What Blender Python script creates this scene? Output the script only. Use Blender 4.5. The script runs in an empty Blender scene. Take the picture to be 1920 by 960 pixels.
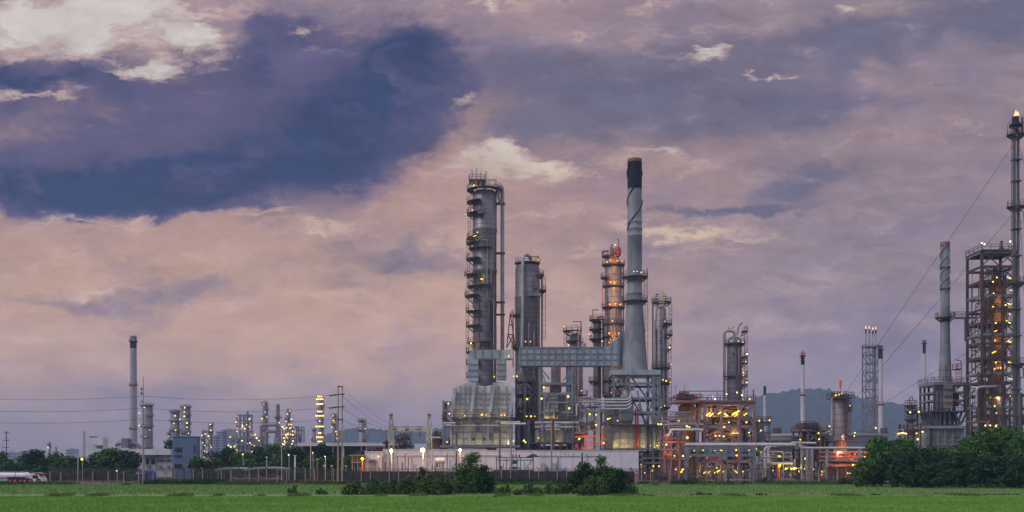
# Petrochemical plant at dusk across a green field. Everything is built from code.
import bpy, math, random
import numpy as np
from math import radians as R, sin, cos, pi
from mathutils import Vector, Matrix

sc = bpy.context.scene
col = sc.collection
F = 2000.0          # focal length in photograph pixels (1920 wide)
CX, HY, CH = 960.0, 868.0, 4.0   # principal column, horizon row, camera height (m)
RND = random.Random(7)

# ------------------------------------------------------------------ materials
M = {}
def _nt(name):
    m = bpy.data.materials.new(name); m.use_nodes = True
    nt = m.node_tree
    b = nt.nodes['Principled BSDF']
    return m, nt, b
def lin(c):
    return tuple(((x/255)/12.92 if x/255 <= .04045 else ((x/255+.055)/1.055)**2.4) for x in c)
def node(nt, t, **kw):
    n = nt.nodes.new(t)
    for k, v in kw.items(): setattr(n, k, v)
    return n
def mixc(nt, fac, a, b, blend='MIX'):
    n = node(nt, 'ShaderNodeMix', data_type='RGBA', blend_type=blend)
    for s, v in ((n.inputs[0], fac), (n.inputs[6], a), (n.inputs[7], b)):
        if hasattr(v, 'is_output') or isinstance(v, bpy.types.NodeSocket): nt.links.new(v, s)
        elif isinstance(v, (int, float)): s.default_value = v
        else: s.default_value = (*v, 1) if len(v) == 3 else v
    return n.outputs[2]
def math_(nt, op, a, b=None, c=None, clamp=False):
    n = node(nt, 'ShaderNodeMath', operation=op, use_clamp=clamp)
    for s, v in zip(n.inputs, (a, b, c)):
        if v is None: continue
        if isinstance(v, bpy.types.NodeSocket): nt.links.new(v, s)
        else: s.default_value = v
    return n.outputs[0]
def ramp01(nt, x, lo, hi):
    n = node(nt, 'ShaderNodeMapRange', clamp=True, interpolation_type='SMOOTHSTEP')
    n.inputs[1].default_value = lo; n.inputs[2].default_value = hi
    nt.links.new(x, n.inputs[0]); return n.outputs[0]

def surf(name, color, rough=.6, metal=0.0, var=.25, vscale=.35, streak=.35, rust=0.0, seam=0.0, seamv=0.0, rustcol=(.16,.06,.03), bump=0.0):
    """Weathered sheet or paint: blotches, vertical dirt streaks, rust patches, cladding seams."""
    m, nt, b = _nt(name); L = nt.links
    tc = node(nt, 'ShaderNodeTexCoord'); P = tc.outputs['Object']
    n1 = node(nt, 'ShaderNodeTexNoise'); n1.inputs['Scale'].default_value = vscale; n1.inputs['Detail'].default_value = 5
    L.new(P, n1.inputs['Vector'])
    c = mixc(nt, ramp01(nt, n1.outputs['Fac'], .3, .7), tuple(x*(1-var) for x in color), tuple(min(1, x*(1+var)) for x in color))
    if streak:
        mp = node(nt, 'ShaderNodeMapping'); mp.inputs['Scale'].default_value = (1.6, 1.6, .10)
        L.new(P, mp.inputs['Vector'])
        n2 = node(nt, 'ShaderNodeTexNoise'); n2.inputs['Scale'].default_value = 1.0; n2.inputs['Detail'].default_value = 4
        L.new(mp.outputs[0], n2.inputs['Vector'])
        f = math_(nt, 'MULTIPLY', ramp01(nt, n2.outputs['Fac'], .5, .72), streak)
        c = mixc(nt, f, c, tuple(x*.42 for x in color))
    if seam or seamv:
        sp = node(nt, 'ShaderNodeSeparateXYZ'); L.new(P, sp.inputs[0])
        for ax, per in (('Z', seam), ('X', seamv)):
            if not per: continue
            fr = math_(nt, 'FRACT', math_(nt, 'DIVIDE', sp.outputs[ax], per))
            lt = math_(nt, 'LESS_THAN', fr, .13)
            c = mixc(nt, math_(nt, 'MULTIPLY', lt, .7), c, tuple(x*.3 for x in color))
            if ax == 'Z':      # each cladding course a slightly different tone
                wn = node(nt, 'ShaderNodeTexWhiteNoise', noise_dimensions='1D')
                L.new(math_(nt, 'FLOOR', math_(nt, 'DIVIDE', sp.outputs[ax], per)), wn.inputs['W'])
                c = mixc(nt, math_(nt, 'MULTIPLY', wn.outputs['Value'], .35), c, tuple(x*.5 for x in color))
    if rust:
        mp2 = node(nt, 'ShaderNodeMapping'); mp2.inputs['Scale'].default_value = (.9, .9, .22)
        L.new(P, mp2.inputs['Vector'])
        n3 = node(nt, 'ShaderNodeTexNoise'); n3.inputs['Scale'].default_value = .8; n3.inputs['Detail'].default_value = 8; n3.inputs['Roughness'].default_value = .65
        L.new(mp2.outputs[0], n3.inputs['Vector'])
        f = math_(nt, 'MULTIPLY', ramp01(nt, n3.outputs['Fac'], .66-.22*rust, .80-.18*rust), min(1, .35+.6*rust))
        c = mixc(nt, f, c, rustcol)
    L.new(c, b.inputs['Base Color'])
    b.inputs['Roughness'].default_value = rough; b.inputs['Metallic'].default_value = metal
    if bump:
        nb = node(nt, 'ShaderNodeTexNoise'); nb.inputs['Scale'].default_value = 2.5; nb.inputs['Detail'].default_value = 4
        L.new(P, nb.inputs['Vector'])
        bp = node(nt, 'ShaderNodeBump'); bp.inputs['Strength'].default_value = bump; bp.inputs['Distance'].default_value = .2
        L.new(nb.outputs['Fac'], bp.inputs['Height']); L.new(bp.outputs[0], b.inputs['Normal'])
    M[name] = m; return m
def glow(name, color, strength):
    m, nt, b = _nt(name)
    b.inputs['Base Color'].default_value = (*color, 1)
    b.inputs['Emission Color'].default_value = (*color, 1); b.inputs['Emission Strength'].default_value = strength
    M[name] = m
def leafmat(name, c1, c2, c3, ns=.6):
    m, nt, b = _nt(name); L = nt.links
    g = node(nt, 'ShaderNodeNewGeometry'); tc = node(nt, 'ShaderNodeTexCoord')
    n = node(nt, 'ShaderNodeTexNoise'); n.inputs['Scale'].default_value = ns; n.inputs['Detail'].default_value = 3
    L.new(tc.outputs['Object'], n.inputs['Vector'])
    c = mixc(nt, g.outputs['Random Per Island'], c1, c2)
    c = mixc(nt, math_(nt, 'MULTIPLY', ramp01(nt, n.outputs['Fac'], .45, .7), .8), c, c3)
    L.new(c, b.inputs['Base Color']); b.inputs['Roughness'].default_value = .8
    b.inputs['Specular IOR Level'].default_value = .08
    M[name] = m

surf('insul', (.215,.20,.22), .42, .25, .22, .25, .6, .28, seam=1.25)
surf('insul_pale', (.26,.25,.268), .45, .2, .2, .25, .5, .28, seam=1.5)
surf('insul_warm', (.215,.19,.20), .45, .2, .22, .25, .6, .42, seam=1.3)
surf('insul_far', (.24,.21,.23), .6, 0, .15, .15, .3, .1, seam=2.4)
surf('rust_vessel', (.16,.095,.08), .7, 0, .35, .5, .4, .8, seam=1.4)
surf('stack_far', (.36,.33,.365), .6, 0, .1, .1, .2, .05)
surf('stack_grey', (.215,.23,.26), .6, 0, .25, .2, .5, .42)
surf('stack_black', (.006,.006,.022), .85, 0, .3, .4, .2, .12, rustcol=(.10,.03,.025))
surf('stack_white', (.52,.50,.51), .55, 0, .12, .2, .3, .1)
surf('red_paint', (.36,.05,.04), .6, 0, .3, .5, .3, .2)
surf('duct', (.35,.405,.46), .45, .15, .2, .35, .4, .10)
surf('panel', (.50,.50,.485), .55, .05, .22, .4, .5, .16)
surf('flare_steel', (.13,.155,.19), .55, .1, .2, .6, .3, .2)
surf('panel_rib', (.26,.28,.305), .5, .1, .15, .5, .3, .15)
surf('steel_blue', (.18,.21,.25), .55, .1, .2, .6, .3, .25)
surf('steel_dark', (.075,.078,.095), .6, .05, .3, .6, .3, .3)
surf('steel_pink', (.25,.155,.16), .65, 0, .25, .5, .35, .4)
surf('steel_rust', (.078,.052,.054), .75, 0, .3, .6, .3, .5)
surf('pipe_grey', (.38,.37,.38), .4, .3, .18, .4, .3, .2)
surf('pipe_white', (.55,.55,.57), .4, .1, .12, .4, .3, .1)
surf('pipe_orange', (.62,.13,.06), .5, 0, .15, .5, .2, .1)
surf('skirt_paint', (.48,.30,.24), .6, 0, .15, .4, .3, .3)
surf('pipe_rust', (.28,.12,.085), .6, 0, .3, .5, .3, .5)
surf('rail', (.16,.105,.10), .6, 0, .25, .8, .2, .3)
surf('rail_yellow', (.45,.27,.06), .6, 0, .2, .8, .2, .3)
surf('white_wall', (.66,.65,.70), .8, 0, .07, .15, .4, .0)
surf('white_roof', (.64,.64,.66), .6, 0, .08, .15, .2, .0, seamv=0)
surf('grey_wall', (.40,.39,.40), .85, 0, .12, .3, .35, .0)
surf('slate_wall', (.105,.165,.27), .7, 0, .08, .3, .15, .0)
surf('tank_wall', (.33,.34,.37), .6, .05, .08, .06, .4, .05, seam=2.4)
surf('concrete', (.34,.31,.28), .85, 0, .18, .8, .35, .0, bump=.2)
surf('pole_concrete', (.36,.27,.22), .85, 0, .15, .8, .3, .0)
surf('wire', (.05,.05,.055), .6, 0, 0, 1, 0, 0)
surf('fence_screen', (.085,.072,.085), .8, 0, .2, .6, .3, .1)
surf('mesh_wire', (.13,.105,.115), .6, .2, .2, 1, .2, .3)
surf('trunk', (.10,.075,.055), .9, 0, .3, 2, .4, .0, bump=.5)
surf('glass_dark', (.016,.02,.028), .12, 0, .2, .4, 0, 0)
surf('tarp_blue', (.03,.10,.45), .55, 0, .25, .6, .1, 0, bump=.5)
surf('tarp_pale', (.55,.5,.5), .7, 0, .1, .6, .1, 0)
surf('green_paint', (.05,.16,.15), .5, .1, .2, .6, .3, .3)
surf('silver', (.62,.62,.64), .32, .6, .08, .5, .2, 0)
surf('yellow_paint', (.65,.33,.03), .5, 0, .15, .6, .2, .1)
surf('black_rubber', (.02,.02,.022), .8, 0, .2, 1, 0, 0)
surf('truck_white', (.72,.70,.72), .3, .1, .05, .6, .2, 0)
surf('truck_red', (.33,.02,.04), .35, 0, .1, .6, .1, 0)
surf('windsock_cloth', (.75,.16,.03), .8, 0, .1, .6, .1, 0)
surf('porcelain', (.06,.05,.055), .35, 0, .2, 1, .1, 0)
surf('lettering', (.38,.37,.41), .8, 0, .15, .6, .1, 0)
surf('flag_red', (.55,.03,.05), .8, 0, .1, 1, 0, 0)
surf('flag_white', (.75,.74,.75), .8, 0, .05, 1, 0, 0)
surf('flag_blue', (.02,.03,.20), .8, 0, .1, 1, 0, 0)
surf('tile_roof', (.10,.10,.12), .8, 0, .2, .8, .2, 0)
surf('brick', (.26,.13,.10), .85, 0, .25, .8, .3, 0)
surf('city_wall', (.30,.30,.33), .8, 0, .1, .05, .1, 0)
glow('glow_yellow', (1,.80,.09), 2.2)
glow('glow_amber', (1,.62,.06), 1.7)
glow('glow_pale', (1,.86,.30), 1.5)
glow('glow_cream', (1,.68,.26), 2.3)
glow('glow_orange', (1,.33,.02), 3.5)
glow('glow_white', (1,.84,.55), 3.0)
glow('glow_red', (1,.05,.08), 2.5)
glow('glow_flame', (1,.42,.16), 1.8)
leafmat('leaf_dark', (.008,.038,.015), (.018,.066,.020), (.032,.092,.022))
leafmat('leaf_mid', (.022,.078,.018), (.052,.135,.027), (.085,.165,.03))
leafmat('leaf_olive', (.040,.085,.02), (.075,.135,.03), (.10,.14,.03))
leafmat('leaf_brown', (.04,.04,.02), (.075,.06,.03), (.05,.06,.02))
leafmat('leaf_bougain', (.16,.02,.06), (.22,.04,.09), (.05,.06,.02))
leafmat('grass_blade', (.115,.25,.036), (.165,.325,.05), (.21,.36,.07), .11)
leafmat('meadow_blade', (.12,.235,.055), (.17,.29,.075), (.14,.21,.06))
leafmat('weed_leaf', (.07,.13,.03), (.12,.19,.045), (.13,.14,.05))

# ------------------------------------------------------------------ mesh builder
class MB:
    def __init__(s): s.v = []; s.f = []; s.s = []
    def add(s, vs, fs, smooth=False):
        o = len(s.v); s.v += [tuple(p) for p in vs]
        s.f += [tuple(i+o for i in f) for f in fs]; s.s += [smooth]*len(fs)
        return s
    def box(s, x0, x1, y0, y1, z0, z1):
        if x0 > x1: x0, x1 = x1, x0
        if y0 > y1: y0, y1 = y1, y0
        if z0 > z1: z0, z1 = z1, z0
        return s.add([(x0,y0,z0),(x1,y0,z0),(x1,y1,z0),(x0,y1,z0),(x0,y0,z1),(x1,y0,z1),(x1,y1,z1),(x0,y1,z1)],
              [(0,3,2,1),(4,5,6,7),(0,1,5,4),(1,2,6,5),(2,3,7,6),(3,0,4,7)])
    def bar(s, p, q, w, h=None):
        p, q = Vector(p), Vector(q); d = q-p
        if d.length < 1e-5: return s
        d.normalize(); h = h or w
        up = Vector((0,0,1)) if abs(d.z) < .95 else Vector((0,1,0))
        a = d.cross(up).normalized()*w/2; b = a.cross(d).normalized()*h/2
        vs = [p-a-b, p+a-b, p+a+b, p-a+b, q-a-b, q+a-b, q+a+b, q-a+b]
        return s.add(vs, [(3,2,1,0),(4,5,6,7),(0,1,5,4),(1,2,6,5),(2,3,7,6),(3,0,4,7)])
    def tube(s, pts, r, n=8, smooth=True, r2=None):
        pts = [Vector(p) for p in pts]; rings = []; N = len(pts); prev = None
        for i, p in enumerate(pts):
            d = ((pts[i+1]-p).normalized() if i < N-1 else Vector()) + ((p-pts[i-1]).normalized() if i else Vector())
            d = d.normalized() if d.length > 1e-6 else Vector((0,0,1))
            if prev is None:
                up = Vector((0,0,1)) if abs(d.z) < .9 else Vector((0,1,0))
                a = d.cross(up).normalized()
            else:
                a = (prev - d*prev.dot(d)); a = a.normalized() if a.length > 1e-6 else prev
            prev = a; b = d.cross(a)
            rr = r if r2 is None else r+(r2-r)*i/(N-1)
            if 0 < i < N-1:
                c = (pts[i+1]-p).normalized().dot((p-pts[i-1]).normalized()); k = 1/max(.6, math.sqrt(max(0, (1+c)/2)))
            else: k = 1
            rings.append([p + (a*cos(t)+b*sin(t))*rr*(k if False else 1) for t in (2*pi*j/n for j in range(n))])
        o = [v for rg in rings for v in rg]; fs = []
        for i in range(N-1):
            for j in range(n):
                fs.append((i*n+j, i*n+(j+1)%n, (i+1)*n+(j+1)%n, (i+1)*n+j))
        s.add(o, fs, smooth)
        s.add(rings[0][::-1], [tuple(range(n))]); s.add(rings[-1], [tuple(range(n))])
        return s
    def lathe(s, cx, cy, prof, n=28):
        vs = []; fs = []
        for r, z in prof:
            for j in range(n):
                t = 2*pi*j/n; vs.append((cx+r*cos(t), cy+r*sin(t), z))
        for i in range(len(prof)-1):
            for j in range(n):
                fs.append((i*n+j, i*n+(j+1)%n, (i+1)*n+(j+1)%n, (i+1)*n+j))
        s.add(vs, fs, True)
        if prof[0][0] > .01: s.add(vs[:n][::-1], [tuple(range(n))])
        if prof[-1][0] > .01: s.add(vs[-n:], [tuple(range(n))])
        return s
    def prism(s, poly, y0, y1):
        """poly: (x, z) outline, extruded along y."""
        n = len(poly)
        vs = [(x, y0, z) for x, z in poly]+[(x, y1, z) for x, z in poly]
        fs = [tuple(range(n)), tuple(range(2*n-1, n-1, -1))]+[(i, i+n, (i+1)%n+n, (i+1)%n) for i in range(n)]
        return s.add(vs, fs)
    def arc(s, cx, cy, r0, r1, z0, z1, a0, a1):
        k = max(3, int(abs(a1-a0)/12)); full = abs(a1-a0) >= 359.9
        vs = []
        for i in range(k+1):
            t = R(a0+(a1-a0)*i/k)
            for r in (r0, r1):
                for z in (z0, z1): vs.append((cx+r*cos(t), cy+r*sin(t), z))
        fs = []
        for i in range(k):
            o, q = i*4, i*4+4
            fs += [(o+1,o+3,q+3,q+1), (o,q,q+2,o+2), (o+2,q+2,q+3,o+3), (o,o+1,q+1,q)]
        if not full: fs += [(0,2,3,1), (k*4,k*4+1,k*4+3,k*4+2)]
        return s.add(vs, fs)
    def build(s, name, mat, parent=None, label=None, org=None):
        me = bpy.data.meshes.new(name)
        o = Vector(org) if org is not None else (ORG.get(parent.name, Vector()) if parent else Vector())
        me.from_pydata([(x-o.x, y-o.y, z-o.z) for x, y, z in s.v], [], s.f)
        me.polygons.foreach_set('use_smooth', s.s)
        me.materials.append(M[mat] if isinstance(mat, str) else mat)
        ob = bpy.data.objects.new(name, me); col.objects.link(ob)
        if parent: ob.parent = parent; ORG[ob.name] = o
        elif org is not None: ob.location = o; ORG[ob.name] = o
        if label: ob['label'] = label
        return ob
ORG = {}

def fillet(pts, r, k=4):
    """round the corners of a pipe route"""
    pts = [Vector(p) for p in pts]; out = [pts[0]]
    for i in range(1, len(pts)-1):
        p = pts[i]; a = pts[i-1]-p; b = pts[i+1]-p
        q = min(r, a.length*.49, b.length*.49)
        A = p+a.normalized()*q; B = p+b.normalized()*q
        for j in range(k+1):
            t = j/k; out.append(A*(1-t)**2 + p*2*t*(1-t) + B*t*t)
    out.append(pts[-1]); return out

def tag(o, label, cat, group=None, kind=None):
    o['label'] = label
    if cat: o['category'] = cat
    if group: o['group'] = group
    if kind: o['kind'] = kind
    return o
def struct(name, mb, mat, label=None):
    o = mb.build(name, mat); o['kind'] = 'structure'
    if label: o['label'] = label
    return o
def copy_tree(o, parent=None):
    c = o.copy(); col.objects.link(c)
    if parent: c.parent = parent
    ORG[c.name] = ORG.get(o.name, Vector())
    for ch in list(o.children): copy_tree(ch, c)
    return c

# shared lamp meshes
LAMPS = {}
def lamp_mesh(kind, shape):
    k = (kind, shape)
    if k not in LAMPS:
        m = MB()
        if shape == 'tube': m.box(-.85,.85,-.22,.22,-.2,.2)
        else: m.lathe(0, 0, [(.02,-.5),(.36,-.36),(.5,0),(.36,.36),(.02,.5)], 10)
        me = bpy.data.meshes.new('lamp'); me.from_pydata(m.v, [], m.f); me.polygons.foreach_set('use_smooth', m.s)
        me.materials.append(M['glow_'+kind]); LAMPS[k] = me
    return LAMPS[k]

class Unit:
    """One thing: an Empty at its base plus helpers that work at its own distance D."""
    def __init__(s, name, label, cat, px, D, group=None, z=0.0):
        s.D = D; s.root = bpy.data.objects.new(name, None); col.objects.link(s.root)
        s.root.empty_display_size = 1
        s.root.location = (s.x(px), D, z); ORG[s.root.name] = Vector(s.root.location)
        s.px = px; tag(s.root, label, cat, group, 'thing')
    def x(s, px): return (px-CX)*s.D/F
    def z(s, py): return CH+(HY-py)*s.D/F
    def m(s, n): return n*s.D/F
    def p(s, px, py, dy=0): return (s.x(px), s.D+dy, s.z(py))
    def part(s, name, mb, mat, parent=None, label=None):
        return mb.build(name, mat, parent or s.root, label)
    def box(s, name, mat, x0, x1, y0, y1, d0, d1, parent=None, label=None):
        return s.part(name, MB().box(s.x(x0), s.x(x1), s.D+d0, s.D+d1, max(0, s.z(y1)), s.z(y0)), mat, parent, label)
    def pipe(s, pts, rpx, mat='pipe_grey', name='pipe', fr=3.0, n=8, parent=None):
        P = [s.p(*q) for q in pts]; P = [(a, b, max(c, 0.02)) for a, b, c in P]
        r = s.m(rpx)
        return s.part(name, MB().tube(fillet(P, r*fr), r, n), mat, parent)
    def lamp(s, px, py, dy=0, kind='yellow', size=.5, shape='ball', rot=0, parent=None):
        if kind == 'yellow': kind = RND.choice(('yellow', 'yellow', 'amber', 'pale'))
        size *= RND.uniform(.72, 1.08)
        o = bpy.data.objects.new('lamp', lamp_mesh(kind, shape)); col.objects.link(o)
        o.parent = parent or s.root
        o.location = Vector(s.p(px, py, dy)) - ORG[s.root.name]
        o.scale = (size*.8,)*3; o.rotation_euler = (0, R(rot), 0)
        return o
    def shell(s, px, prof, mat, dy=0, name='shell', n=28, parent=None, zmin=0):
        """prof: (half width px, y px) from the bottom up"""
        return s.part(name, MB().lathe(s.x(px), s.D+dy, [(max(.005, s.m(w)), max(zmin, s.z(y))) for w, y in prof], n), mat, parent)
    def ring_deck(s, px, r0, py, a0, a1, w, dy=0, mat='steel_dark', railmat='rail', h=1.15):
        """platform round a vessel: deck arc, brackets, and its railing as sub-part; r0, w in px"""
        cx, cy, z = s.x(px), s.D+dy, s.z(py); r0 = s.m(r0); r1 = r0+s.m(w)
        d = MB().arc(cx, cy, r0*.98, r1, z-.12, z+.1, a0, a1)
        k = max(2, int(abs(a1-a0)/30))
        for i in range(k+1):
            t = R(a0+(a1-a0)*i/k); c, q = cos(t), sin(t)
            d.bar((cx+r1*.96*c, cy+r1*.96*q, z-.1), (cx+r0*.98*c, cy+r0*.98*q, z-(r1-r0)*.9), .14)
        pf = s.part('platform', d, mat)
        rl = MB(); k = max(3, int(abs(a1-a0)*R(1)*r1/1.5)); rr = r1-.06
        P = [(cx+rr*cos(R(a0+(a1-a0)*i/k)), cy+rr*sin(R(a0+(a1-a0)*i/k))) for i in range(k+1)]
        for i, (a, b) in enumerate(P):
            rl.bar((a,b,z+.05), (a,b,z+h), .09)
            if i:
                for zz in (h, h*.55): rl.bar((P[i-1][0],P[i-1][1],z+zz), (a,b,z+zz), .085)
        s.part('railing', rl, railmat, pf)
        return pf
    def deck(s, x0, x1, py, d0, d1, mat='steel_dark', railmat='rail', rail=True, th=.25, h=1.15, sides='flrb'):
        X0, X1, z = s.x(x0), s.x(x1), s.z(py); Y0, Y1 = s.D+d0, s.D+d1
        pf = s.part('platform', MB().box(X0, X1, Y0, Y1, z-th, z), mat)
        if rail:
            rl = MB(); e = .06
            edges = {'f': ((X0,Y0+e),(X1,Y0+e)), 'b': ((X0,Y1-e),(X1,Y1-e)), 'l': ((X0+e,Y0),(X0+e,Y1)), 'r': ((X1-e,Y0),(X1-e,Y1))}
            for k in sides:
                a, b = edges[k]; n = max(1, int(math.dist(a, b)/1.8))
                for i in range(n+1):
                    x, y = a[0]+(b[0]-a[0])*i/n, a[1]+(b[1]-a[1])*i/n
                    rl.bar((x,y,z), (x,y,z+h), .09)
                for zz in (h, h*.55): rl.bar((*a, z+zz), (*b, z+zz), .085)
            s.part('railing', rl, railmat, pf)
        return pf
    def ladder(s, px, y0, y1, dy=0, mat='rail', w=.7, cage=True):
        x, y = s.x(px), s.D+dy; z0, z1 = max(0, s.z(y1)), s.z(y0)
        m = MB().bar((x-w/2,y,z0), (x-w/2,y,z1), .1).bar((x+w/2,y,z0), (x+w/2,y,z1), .1)
        k = int((z1-z0)/.6)
        for i in range(k): m.bar((x-w/2,y,z0+i*.6+.3), (x+w/2,y,z0+i*.6+.3), .06)
        if cage:
            for i in range(int((z1-z0)/1.5)):
                zz = z0+1.5*i+.7
                m.bar((x-w/2,y,zz), (x-w/2,y-.7,zz), .06).bar((x-w/2,y-.7,zz), (x+w/2,y-.7,zz), .06).bar((x+w/2,y-.7,zz), (x+w/2,y,zz), .06)
        return s.part('ladder', m, mat)
    def posts(s, xs, dys, ytop, ybot, w, mat, name='post'):
        for x in xs:
            for d in dys:
                X, Y = s.x(x), s.D+d
                s.part(name, MB().box(X-w/2, X+w/2, Y-w/2, Y+w/2, max(0, s.z(ybot)), s.z(ytop)), mat)
    def level(s, xs, dys, py, w, mat, h=None):
        m = MB(); z = s.z(py); h = h or w*1.3
        for d in dys: m.box(s.x(xs[0]), s.x(xs[-1]), s.D+d-w*.4, s.D+d+w*.4, z-h, z)
        for x in xs: m.box(s.x(x)-w*.35, s.x(x)+w*.35, s.D+dys[0], s.D+dys[-1], z-h*.9, z-.03)
        return s.part('floor_beam', m, mat)
    def brace(s, segs, w, mat, dy=0):
        for x0, y0, x1, y1 in segs: s.part('brace', MB().bar(s.p(x0, y0, dy), s.p(x1, y1, dy), w), mat)
    def clutter(s, box, n, seed, d0=1, d1=8, mats=('pipe_grey','pipe_rust','steel_blue','pipe_white'), rpx=(.5, 1.3), vessels=2, lamps=0, lk='yellow', vm='insul_warm'):
        """the pipe runs, small vessels and lamps that fill a process structure"""
        q = random.Random(seed); x0, x1, y0, y1 = box
        for i in range(n):
            a = q.uniform(x0, x1); b = q.uniform(x0, x1); c = q.uniform(y0, y1); e = q.uniform(y0, y1); d = q.uniform(d0, d1); d2 = q.uniform(d0, d1)
            t = q.random(); r = q.uniform(*rpx); m = q.choice(mats)
            if t < .4: pts = [(a, c, d), (a, e, d), (b, e, d)]
            elif t < .7: pts = [(a, c, d), (b, c, d), (b, e, d), (b, e, d2)]
            else: pts = [(a, y1, d), (a, c, d), (b, c, d), (b, c+(y1-y0)*.2, d)]
            pts = [pts[0]]+[pts[k] for k in range(1, len(pts)) if math.dist(pts[k], pts[k-1]) > 1.5]
            if len(pts) > 1: s.pipe(pts, r, m)
        for i in range(vessels):
            a = q.uniform(x0+4, x1-4); d = q.uniform(d0+2, d1)
            w = q.uniform(2, 5); yb = q.uniform((y0+y1)/2, y1); h = q.uniform(10, 22)
            s.shell(a, [(w*.6, yb+1), (w, yb), (w, yb-h), (w*.8, yb-h-w*.5), (.3, yb-h-w*.8)], q.choice((vm, 'insul')), d, 'vessel', 14)
        for i in range(lamps):
            s.lamp(q.uniform(x0, x1), q.uniform(y0, y1), q.uniform(d0-1, d1*.5), lk, q.uniform(.35, .6))

def point_light(name, loc, color, power, radius=.25, parent=None):
    l = bpy.data.lights.new(name, 'POINT'); l.energy = power; l.color = color; l.shadow_soft_size = radius
    o = bpy.data.objects.new(name, l); col.objects.link(o); o.location = loc
    return o
# ------------------------------------------------------------------ camera, sky, fill light, haze
cam = bpy.data.cameras.new('camera'); co = bpy.data.objects.new('camera', cam); col.objects.link(co)
cam.sensor_width = 36; cam.lens = 36*F/1920; cam.clip_start = .5; cam.clip_end = 12000
cam.shift_y = (HY-480)/1920
co.location = (0, 0, CH); co.rotation_euler = (R(90), 0, 0); sc.camera = co
vs = sc.view_settings
vs.view_transform = 'Standard'; vs.look = 'None'; vs.exposure = .05; vs.gamma = 1; vs.use_curve_mapping = False

W = bpy.data.worlds.new('World'); sc.world = W; W.use_nodes = True
nt = W.node_tree; nt.nodes.clear(); L = nt.links
out = node(nt, 'ShaderNodeOutputWorld'); bg = node(nt, 'ShaderNodeBackground'); L.new(bg.outputs[0], out.inputs[0])
tc = node(nt, 'ShaderNodeTexCoord')
sp = node(nt, 'ShaderNodeSeparateXYZ'); L.new(tc.outputs['Generated'], sp.inputs[0])
yy = math_(nt, 'MAXIMUM', sp.outputs['Y'], .12)
ua = math_(nt, 'DIVIDE', sp.outputs['X'], yy); va = math_(nt, 'DIVIDE', math_(nt, 'MAXIMUM', sp.outputs['Z'], 0.0), yy)
# sky plane: a runs to the east, b upwards (tangents of the bearing and of the height above the horizon)
cb = node(nt, 'ShaderNodeCombineXYZ'); L.new(ua, cb.inputs[0]); L.new(va, cb.inputs[1])
def noise(vec, scale, detail, rough=.55, sx=1, sy=1, off=(0,0,0), rot=0, color=False):
    off = (off[0], off[1], off[2])
    mp = node(nt, 'ShaderNodeMapping'); mp.inputs['Scale'].default_value = (sx, sy, 1); mp.inputs['Location'].default_value = off
    mp.inputs['Rotation'].default_value = (0, 0, R(rot))
    L.new(vec, mp.inputs[0])
    n = node(nt, 'ShaderNodeTexNoise'); n.inputs['Scale'].default_value = scale; n.inputs['Detail'].default_value = detail; n.inputs['Roughness'].default_value = rough
    L.new(mp.outputs[0], n.inputs['Vector']); return n.outputs['Color' if color else 'Fac']
def warped(amt, scale, sy, off):
    w = noise(cb.outputs[0], scale, 8, .68, 1, sy, off, 0, True)
    s1 = node(nt, 'ShaderNodeVectorMath', operation='SUBTRACT'); L.new(w, s1.inputs[0]); s1.inputs[1].default_value = (.5,.5,.5)
    s2 = node(nt, 'ShaderNodeVectorMath', operation='MULTIPLY'); L.new(s1.outputs[0], s2.inputs[0]); s2.inputs[1].default_value = (amt, amt*.6, 0)
    s3 = node(nt, 'ShaderNodeVectorMath', operation='ADD'); L.new(cb.outputs[0], s3.inputs[0]); L.new(s2.outputs[0], s3.inputs[1])
    return s3.outputs[0]
wv = warped(.15, 8, 1.5, (3, 1, 0)); wv2 = warped(.13, 13, 2.2, (8, 5, 0))
def blob(vec, px, py, rx, ry, rot=0, k=1.0, gy=1.0):
    """soft elliptical patch of cloud centred on a bearing and height (given as photograph px), weight k"""
    mp = node(nt, 'ShaderNodeMapping', vector_type='TEXTURE')
    mp.inputs['Location'].default_value = ((px-CX)/F, (HY-py)/F, 0)
    mp.inputs['Rotation'].default_value = (0, 0, R(rot)); mp.inputs['Scale'].default_value = (rx/F, ry*gy/F, 1)
    L.new(vec, mp.inputs[0])
    ln = node(nt, 'ShaderNodeVectorMath', operation='DOT_PRODUCT'); L.new(mp.outputs[0], ln.inputs[0]); L.new(mp.outputs[0], ln.inputs[1])
    e = math_(nt, 'POWER', 2.718, math_(nt, 'MULTIPLY', ln.outputs['Value'], -1.0))
    return math_(nt, 'MULTIPLY', e, k)
def total(vec, items, gy=1.0):
    t = None
    for it in items:
        b = blob(vec, *it, gy=gy); t = b if t is None else math_(nt, 'ADD', t, b)
    return t
n_big = noise(wv, 5, 6, .6, 1, 2.4, (1.3, .4, 0))
n_str = noise(wv2, 6, 7, .62, 1, 4.2, (5.1, 2.7, 0), -4)
n_fine = noise(cb.outputs[0], 22, 5, .6, 1, 2.2, (2, 9, 0))
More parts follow.
